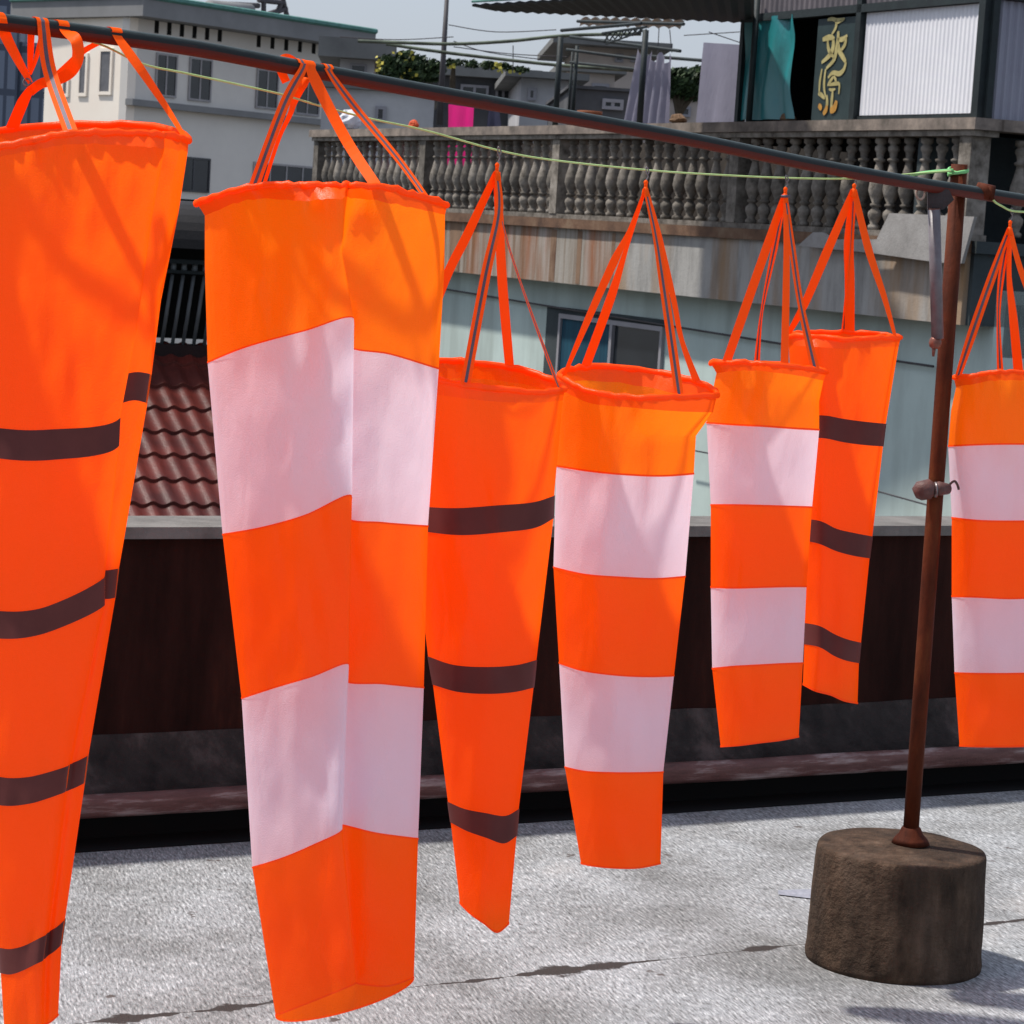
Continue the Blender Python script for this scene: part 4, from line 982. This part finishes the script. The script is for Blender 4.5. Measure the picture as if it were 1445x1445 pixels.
def line_hook(parent, apex, linept):
    m = MB(); d = linept-apex
    side = cR*.004
    m.tube(smooth_pts([apex+d*.35, apex+d*.6+side, apex+d*.85, linept+Vector((0, 0, .006)), linept+side*1.4-Vector((0, 0, .003)), apex+d*.72+side*.6], 5), .0014, 6)
    m.build('hook', WIRE, parent, True)
    m = MB(); m.lathe([(.001, -.005), (.0035, -.003), (.0045, 0), (.0035, .003), (.001, .005)], apex+d*.25, 10); m.tube([apex-d*.05, apex+d*.25], .0035, 8); m.build('loop_knot', WEB, parent, True)

# ---- 1: large solid orange at the left edge
Y1 = 4.47
rows = [
 [(-115, 222), (20, 203), (110, 187), (232, 191), (230, 191), (248, 193), (266, 198)],
 [(-112, 242), (20, 217), (110, 203), (232, 209), (229, 208), (248, 211), (265, 214)],
 [(-105, 330), (20, 330), (110, 325), (214, 310), (208, 304), (232, 300), (252, 300)],
 [(-95, 470), (15, 470), (100, 468), (192, 470), (186, 450), (207, 430), (227, 425)],
 [(-85, 585), (0, 604), (70, 606), (169, 589), (163, 536), (190, 525), (214, 528)],
 [(-82, 628), (0, 647), (72, 649), (167, 629), (160, 578), (186, 565), (208, 569)],
 [(-65, 845), (0, 862), (62, 857), (148, 812), (146, 806), (155, 804), (168, 802)],
 [(-60, 885), (0, 901), (62, 894), (148, 852), (146, 846), (153, 845), (163, 843)],
 [(-40, 1080), (0, 1096), (42, 1096), (96, 1080), (99, 1078), (110, 1073), (125, 1065)],
 [(-38, 1120), (0, 1136), (42, 1134), (90, 1118), (94, 1116), (104, 1112), (120, 1104)],
 [(-2, 1337), (15, 1339), (38, 1333), (65, 1318), (67, 1316), (78, 1309), (92, 1296)],
 [(1, 1373), (15, 1375), (36, 1368), (60, 1355), (62, 1353), (74, 1344), (87, 1332)],
 [(6, 1452), (15, 1454), (35, 1452), (58, 1448), (60, 1447), (70, 1443), (82, 1433)]]
s1 = Sock(Y1, rows, [.19, .19, .17, .14, .12, .12, .10, .10, .08, .08, .06, .06, .05], [-34, -34, -6, 0, 0, 0, 0, 0, 0, 0, 0, 0, 0], [0, 0, 0, .012, -.012, -.006, 0], 1.3, 1.0)
w1 = thing('windsock', 'largest plain orange windsock cut off by the left edge, with dark bands', 'windsock', at(80, 200, Y1), 'windsocks hanging on the roof')
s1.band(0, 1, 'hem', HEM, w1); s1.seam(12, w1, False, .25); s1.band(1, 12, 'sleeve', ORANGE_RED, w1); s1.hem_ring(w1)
for r in (4, 6, 8, 10):
    c_end = sum(s1.k[:3]); nc = len(s1.grid[0])
    if r in (4,):
        s1.band(r, r+1, 'reflective_band', REFL, w1, .0016, u0=0, u1=c_end); s1.band(r, r+1, 'reflective_band', REFL, w1, .0016, u0=sum(s1.k[:4])+1, u1=sum(s1.k))
    else: s1.band(r, r+1, 'reflective_band', REFL, w1, .0016)
# ---- 2: large orange and white
Y2 = 4.81
rows = [
 [(277, 286), (350, 264), (430, 261), (489, 262), (492, 262), (560, 267), (631, 289)],
 [(289, 304), (350, 282), (430, 283), (488, 279), (491, 279), (560, 288), (628, 303)],
 [(289, 375), (350, 362), (430, 356), (483, 358), (478, 364), (550, 372), (627, 380)],
 [(293, 512), (345, 491), (430, 467), (499, 449), (490, 487), (550, 500), (619, 521)],
 [(314, 754), (370, 744), (430, 727), (496, 699), (490, 730), (540, 737), (604, 742)],
 [(341, 986), (390, 970), (440, 955), (492, 937), (486, 960), (540, 965), (598, 971)],
 [(356, 1224), (400, 1210), (440, 1193), (483, 1170), (479, 1164), (530, 1175), (590, 1183)],
 [(389, 1434), (425, 1420), (460, 1406), (503, 1387), (499, 1387), (545, 1392), (584, 1380)]]
s2 = Sock(Y2, rows, [.2, .2, .17, .14, .12, .10, .09, .08], [-2, 0, 0, 0, 0, 0, 4, 22], [0, .0, .01, .022, -.016, -.004, 0], 4.1, 1.0)
w2 = thing('windsock', 'large orange and white banded windsock with a fold down its front, second from the left', 'windsock', at(455, 264, Y2), 'windsocks hanging on the roof')
s2.band(0, 1, 'hem', HEM, w2); s2.hem_ring(w2)
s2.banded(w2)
# ---- 3: plain orange, narrow
Y3 = rodY(702)
rows = [
 [(572, 522), (640, 541), (705, 549), (760, 553), (797, 550)],
 [(577, 550), (640, 560), (705, 567), (760, 568), (794, 565)],
 [(583, 714), (641, 717), (702, 713), (755, 708), (782, 699)],
 [(584, 748), (647, 755), (708, 751), (757, 744), (781, 731)],
 [(604, 926), (640, 938), (690, 941), (730, 938), (757, 931)],
 [(611, 966), (645, 976), (690, 979), (728, 976), (753, 970)],
 [(632, 1131), (655, 1141), (685, 1147), (713, 1151), (732, 1141)],
 [(636, 1160), (658, 1172), (686, 1182), (711, 1190), (729, 1179)],
 [(649, 1275), (664, 1290), (682, 1303), (701, 1316), (718, 1304)]]
s3 = Sock(Y3, rows, [.13, .13, .10, .10, .075, .07, .05, .05, .035], [-23, -22, 0, 0, 0, 0, 0, 0, -4], [0, 0, 0, 0, 0], 7.7, .9)
w3 = thing('windsock', 'plain orange windsock with three dark bands and a pointed tip, third from the left', 'windsock', at(702, 540, Y3), 'windsocks hanging on the roof')
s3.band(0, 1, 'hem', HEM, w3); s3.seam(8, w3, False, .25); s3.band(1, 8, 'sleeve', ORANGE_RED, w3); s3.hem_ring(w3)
for r in (2, 4, 6): s3.band(r, r+1, 'reflective_band', REFL, w3, .0015)
# ---- 4
Y4 = rodY(912)
rows = [
 [(789, 530), (830, 551), (890, 560), (950, 560), (1012, 557)],
 [(787, 547), (830, 568), (890, 575), (950, 580), (1006, 582)],
 [(786, 605), (830, 612), (880, 618), (935, 620), (982, 615)],
 [(785, 658), (830, 665), (880, 670), (935, 672), (979, 669)],
 [(781, 800), (825, 810), (875, 814), (925, 816), (967, 813)],
 [(789, 936), (820, 946), (870, 953), (915, 955), (951, 954)],
 [(797, 1082), (825, 1088), (865, 1090), (900, 1090), (936, 1089)],
 [(820, 1219), (835, 1222), (865, 1225), (900, 1225), (932, 1219)]]
s4 = Sock(Y4, rows, [.14, .13, .11, .10, .09, .08, .07, .06], [-23, -21, 0, 0, 0, 0, 0, 0], [0, 0, 0, 0, 0], 9.3, 1.0)
w4 = thing('windsock', 'orange and white banded windsock with a wide open mouth at the middle of the row', 'windsock', at(912, 545, Y4), 'windsocks hanging on the roof')
s4.band(0, 1, 'hem', HEM, w4); s4.hem_ring(w4)
s4.banded(w4)
# ---- 5
Y5 = rodY(1107)
rows = [
 [(1003, 512), (1040, 511), (1080, 513), (1125, 518), (1167, 524)],
 [(1011, 527), (1040, 523), (1080, 524), (1125, 530), (1162, 537)],
 [(1004, 560), (1040, 560), (1080, 560), (1125, 562), (1156, 566)],
 [(997, 597), (1040, 600), (1080, 602), (1120, 605), (1156, 607)],
 [(1003, 712), (1035, 712), (1080, 713), (1115, 714), (1146, 715)],
 [(1003, 829), (1035, 830), (1075, 829), (1110, 828), (1138, 828)],
 [(1005, 943), (1035, 940), (1070, 938), (1105, 936), (1133, 935)],
 [(1017, 1054), (1045, 1052), (1075, 1048), (1100, 1045), (1127, 1040)]]
s5 = Sock(Y5, rows, [.10, .09, .08, .08, .07, .06, .055, .05], [-5, -4, 0, 0, 0, 0, 0, 0], [0]*5, 12.1, .8)
w5 = thing('windsock', 'small orange and white windsock overlapping the red-orange one behind it', 'windsock', at(1107, 515, Y5), 'windsocks hanging on the roof')
s5.band(0, 1, 'hem', HEM, w5); s5.hem_ring(w5, .005)
s5.banded(w5)
# ---- 6
Y6 = rodY(1205)+.06
rows = [
 [(1110, 474), (1145, 474), (1190, 479), (1235, 476), (1271, 477)],
 [(1113, 487), (1145, 489), (1190, 492), (1235, 490), (1268, 489)],
 [(1119, 590), (1160, 586), (1190, 591), (1220, 595), (1250, 598)],
 [(1119, 621), (1159, 618), (1190, 624), (1220, 628), (1246, 630)],
 [(1128, 732), (1157, 735), (1180, 746), (1205, 752), (1231, 757)],
 [(1128, 762), (1155, 767), (1178, 777), (1203, 784), (1227, 788)],
 [(1135, 879), (1156, 883), (1176, 894), (1195, 902), (1215, 907)],
 [(1135, 909), (1156, 913), (1176, 925), (1193, 932), (1212, 936)],
 [(1133, 966), (1150, 975), (1172, 981), (1190, 989), (1210, 993)]]
s6 = Sock(Y6, rows, [.09, .09, .08, .08, .07, .07, .06, .06, .05], [-7, -7, 0, 0, 0, 0, 0, 0, 0], [0, .015, 0, 0, 0], 15.7, .8)
w6 = thing('windsock', 'small plain red-orange windsock with dark bands hanging nearest left of the rusty pole', 'windsock', at(1205, 476, Y6), 'windsocks hanging on the roof')
s6.band(0, 1, 'hem', HEM, w6); s6.seam(8, w6, False, .25); s6.band(1, 8, 'sleeve', ORANGE_RED, w6); s6.hem_ring(w6, .005)
for r in (2, 4, 6): s6.band(r, r+1, 'reflective_band', REFL, w6, .0014)
# ---- 7
Y7 = rodY(1425)
rows = [
 [(1346, 533), (1378, 529), (1425, 524), (1475, 526), (1512, 536)],
 [(1349, 546), (1378, 541), (1425, 536), (1475, 539), (1510, 549)],
 [(1342, 580), (1380, 580), (1425, 580), (1470, 582), (1508, 586)],
 [(1338, 630), (1380, 628), (1425, 627), (1470, 628), (1508, 632)],
 [(1343, 730), (1380, 734), (1425, 735), (1470, 734), (1503, 731)],
 [(1343, 842), (1380, 843), (1425, 845), (1470, 843), (1500, 841)],
 [(1347, 949), (1380, 950), (1425, 950), (1465, 949), (1495, 948)],
 [(1354, 1053), (1380, 1054), (1425, 1054), (1460, 1053), (1488, 1052)]]
s7 = Sock(Y7, rows, [.11, .10, .09, .09, .08, .07, .06, .05], [-4, -4, 0, 0, 0, 0, 0, 0], [0]*5, 18.9, .9)
w7 = thing('windsock', 'orange and white windsock cut off by the right edge, right of the rusty pole', 'windsock', at(1425, 525, Y7), 'windsocks hanging on the roof')
s7.band(0, 1, 'hem', HEM, w7); s7.hem_ring(w7, .005)
s7.banded(w7)

# ---- straps
def over_rod(px, dx=0):
    """points wrapping the rod at image x, from behind over the top to the front"""
    Y = rodY(px); c0 = at(px, rod_y(px), Y); r = .0160
    ax = (at(px+20, rod_y(px), rodY(px+20))-c0); h = Vector((-ax.y, ax.x, 0)).normalized()
    return [c0+h*(r*math.cos(a))+Vector((0, 0, r*math.sin(a))) for a in (-.2, .6, 1.3, 2.0, 2.6, 3.2)]
def wm(px_, Y): return px_*Y/F_PX
# sock 1
ribbon(over_rod(55)+[at(70, 100, 4.42), s1.rim(96, 1)], [wm(19, 4.4)]*2, w1, wrap=6)
ribbon(over_rod(160)+[at(200, 100, 4.5), at(235, 152, 4.52), s1.rim(263, 1)], [wm(19, 4.5), wm(18, 4.5), wm(15, 4.5), wm(5, 4.5)], w1, False, wrap=6)
ribbon(over_rod(85)+[at(107, 56, 4.42), at(110, 80, 4.42), at(101, 100, 4.43), at(82, 112, 4.45), at(58, 118, 4.48), at(42, 130, 4.5)], [wm(14, 4.4), wm(17, 4.4), wm(17, 4.4), wm(16, 4.4), wm(13, 4.4)], w1, False, wrap=6)
ribbon([at(44, 124, 4.49), at(32, 145, 4.55), s1.rim(24, -1)], [wm(9, 4.4), wm(16, 4.5), wm(17, 4.6)], w1, False)
ribbon(over_rod(-2)+[at(8, 50, 4.42), at(24, 82, 4.44), at(36, 104, 4.46), at(43, 117, 4.47)], [wm(8, 4.4), wm(9, 4.4), wm(16, 4.4), wm(7, 4.4)], w1, False, wrap=6)
ribbon([at(44, 48, 4.45), at(43, 75, 4.46), at(42, 100, 4.47)], [wm(10, 4.4), wm(9, 4.4), wm(6, 4.4)], w1, False)
ribbon([at(58, 55, 4.45), at(50, 85, 4.47), at(42, 105, 4.48)], [wm(8, 4.4), wm(6, 4.4), wm(5, 4.4)], w1, False)
ribbon([at(140, 60, 4.55), at(118, 72, 4.53), at(95, 92, 4.5), at(80, 105, 4.48)], [wm(7, 4.4), wm(9, 4.4), wm(7, 4.4)], w1, False)
m = MB(); c0 = at(38, 116, 4.46); m.tube([c0+cR*(.006*math.cos(a))+cU*(.006*math.sin(a)) for a in [2*PI*i/14 for i in range(15)]], .0016, 6); m.build('ring', WIRE, w1, True)
# sock 2
ribbon(over_rod(421)+[at(400, 150, 4.72), s2.rim(357, 1)], [wm(15, 4.7), wm(14, 4.7), wm(15, 4.6)], w2, wrap=6)
ribbon(over_rod(432)+[at(452, 128, 4.76), at(490, 200, 4.72), s2.rim(531, 1)], [wm(17, 4.7), wm(18, 4.7), wm(15, 4.6)], w2, False, wrap=6)
ribbon(over_rod(459)+[at(500, 150, 4.80), at(560, 222, 4.76), s2.rim(600, 1)], [wm(16, 4.8), wm(14, 4.8), wm(8, 4.7)], w2, wrap=6)
ribbon([at(404, 116, 4.79), at(396, 98, 4.77), at(395, 90, 4.78), at(403, 83, 4.80), at(414, 89, 4.83), at(426, 104, 4.84), at(428, 118, 4.83)], [wm(12, 4.7), wm(13, 4.7), wm(16, 4.7), wm(14, 4.8)], w2, False)
ribbon([at(432, 112, 4.84), at(416, 142, 4.86), at(409, 162, 4.86), at(392, 200, 4.9), s2.rim(372, -1)], [wm(12, 4.7), wm(9, 4.7), wm(6, 4.7), wm(5, 4.8)], w2, False)
m = MB(); m.tube(smooth_pts([at(420, 118, 4.82), at(428, 122, 4.81), at(432, 112, 4.81), at(422, 128, 4.83), at(414, 136, 4.84)], 4), [.006]*17, 8); m.build('strap_knot', WEB, w2, True)
# socks 3-7 hang from hooks on the line
def linepoint(px):
    for (x0, y0), (x1, y1) in zip(LP, LP[1:]):
        if x0 <= px <= x1: return y0+(y1-y0)*(px-x0)/(x1-x0)
    return 297
def hang(sock, par_, apx, apy, Y, straps, lpx, lpy):
    ap = at(apx, apy, Y)
    line_hook(par_, ap+Vector((0, 0, .004)), at(lpx, lpy, Y+.0))
    for mids, end, sg, ws, ln_ in straps:
        e = sock.rim(end, sg); n = len(mids)
        pts = [ap]+[at(x, y, Y+(e.y-Y)*max(0, (y-apy))/(pxof(e)[1]-apy)) for x, y in mids]+[e]
        if not mids: pts = [ap, ap.lerp(e, .5), e]
        ribbon(pts, [wm(q, Y) for q in ws], par_, ln_)
    m = MB(); m.tube([ap+Vector((0, 0, .004)), ap-Vector((0, 0, .002)), ap-Vector((0, 0, .016))], [.003, .0062, .0078], 10); m.build('strap_bundle', WEB, par_, True)
hang(s3, w3, 701, 243, Y3, [([(660, 330), (626, 400)], 585, 1, (9, 13, 13, 10), False), ([(704, 300), (685, 390)], 655, 1, (6, 12, 14, 14), True), ([(704, 300), (709, 400)], 716, -1, (10, 12, 14, 13), False), ([(708, 310), (735, 400)], 788, 1, (5, 3, 3, 5), True)], 703, 212)
hang(s4, w4, 911, 266, Y4, [([(888, 325), (866, 370), (830, 450)], 793, 1, (4, 5, 12, 10, 4), False), ([(884, 350), (862, 420)], 823, -1, (4, 6, 13, 13), False), ([(925, 330), (936, 400)], 962, 1, (7, 9, 12, 13), True), ([(930, 335), (950, 420), (962, 480)], 985, -1, (6, 9, 8, 7, 11), False)], 912, 240)
hang(s5, w5, 1108, 275, Y5, [([(1085, 340), (1050, 440)], 1022, 1, (9, 12, 13, 12), False), ([(1093, 350), (1075, 440)], 1064, -1, (5, 9, 4, 9), True), ([(1110, 360)], 1107, 1, (6, 8, 10, 11), False), ([(1118, 350), (1130, 430)], 1147, 1, (6, 9, 9, 13), True)], 1109, 251)
m = MB(); m.tube([at(1102, 277, Y5-.012), at(1115, 277, Y5-.012)], .003, 8); m.build('dark_tie', STRIPE, w5, True)
hang(s6, w6, 1205, 268, Y6, [([(1165, 360), (1135, 430)], 1113, 1, (9, 13, 11, 6), False), ([(1198, 340), (1199, 400)], 1200, -1, (9, 14, 14, 14), False), ([(1200, 360)], 1190, -1, (7, 6, 6, 7), True), ([(1225, 350), (1248, 420)], 1262, 1, (8, 11, 8, 4), False)], 1206, 252)
hang(s7, w7, 1425, 322, Y7, [([(1400, 390), (1372, 470)], 1349, 1, (7, 12, 13, 8), True), ([(1413, 390), (1409, 450)], 1409, -1, (6, 9, 5, 10), True), ([(1424, 390), (1430, 450)], 1436, -1, (7, 7, 12, 14), False), ([(1440, 380), (1470, 460)], 1500, 1, (6, 8, 9, 9), False)], 1427, 297)
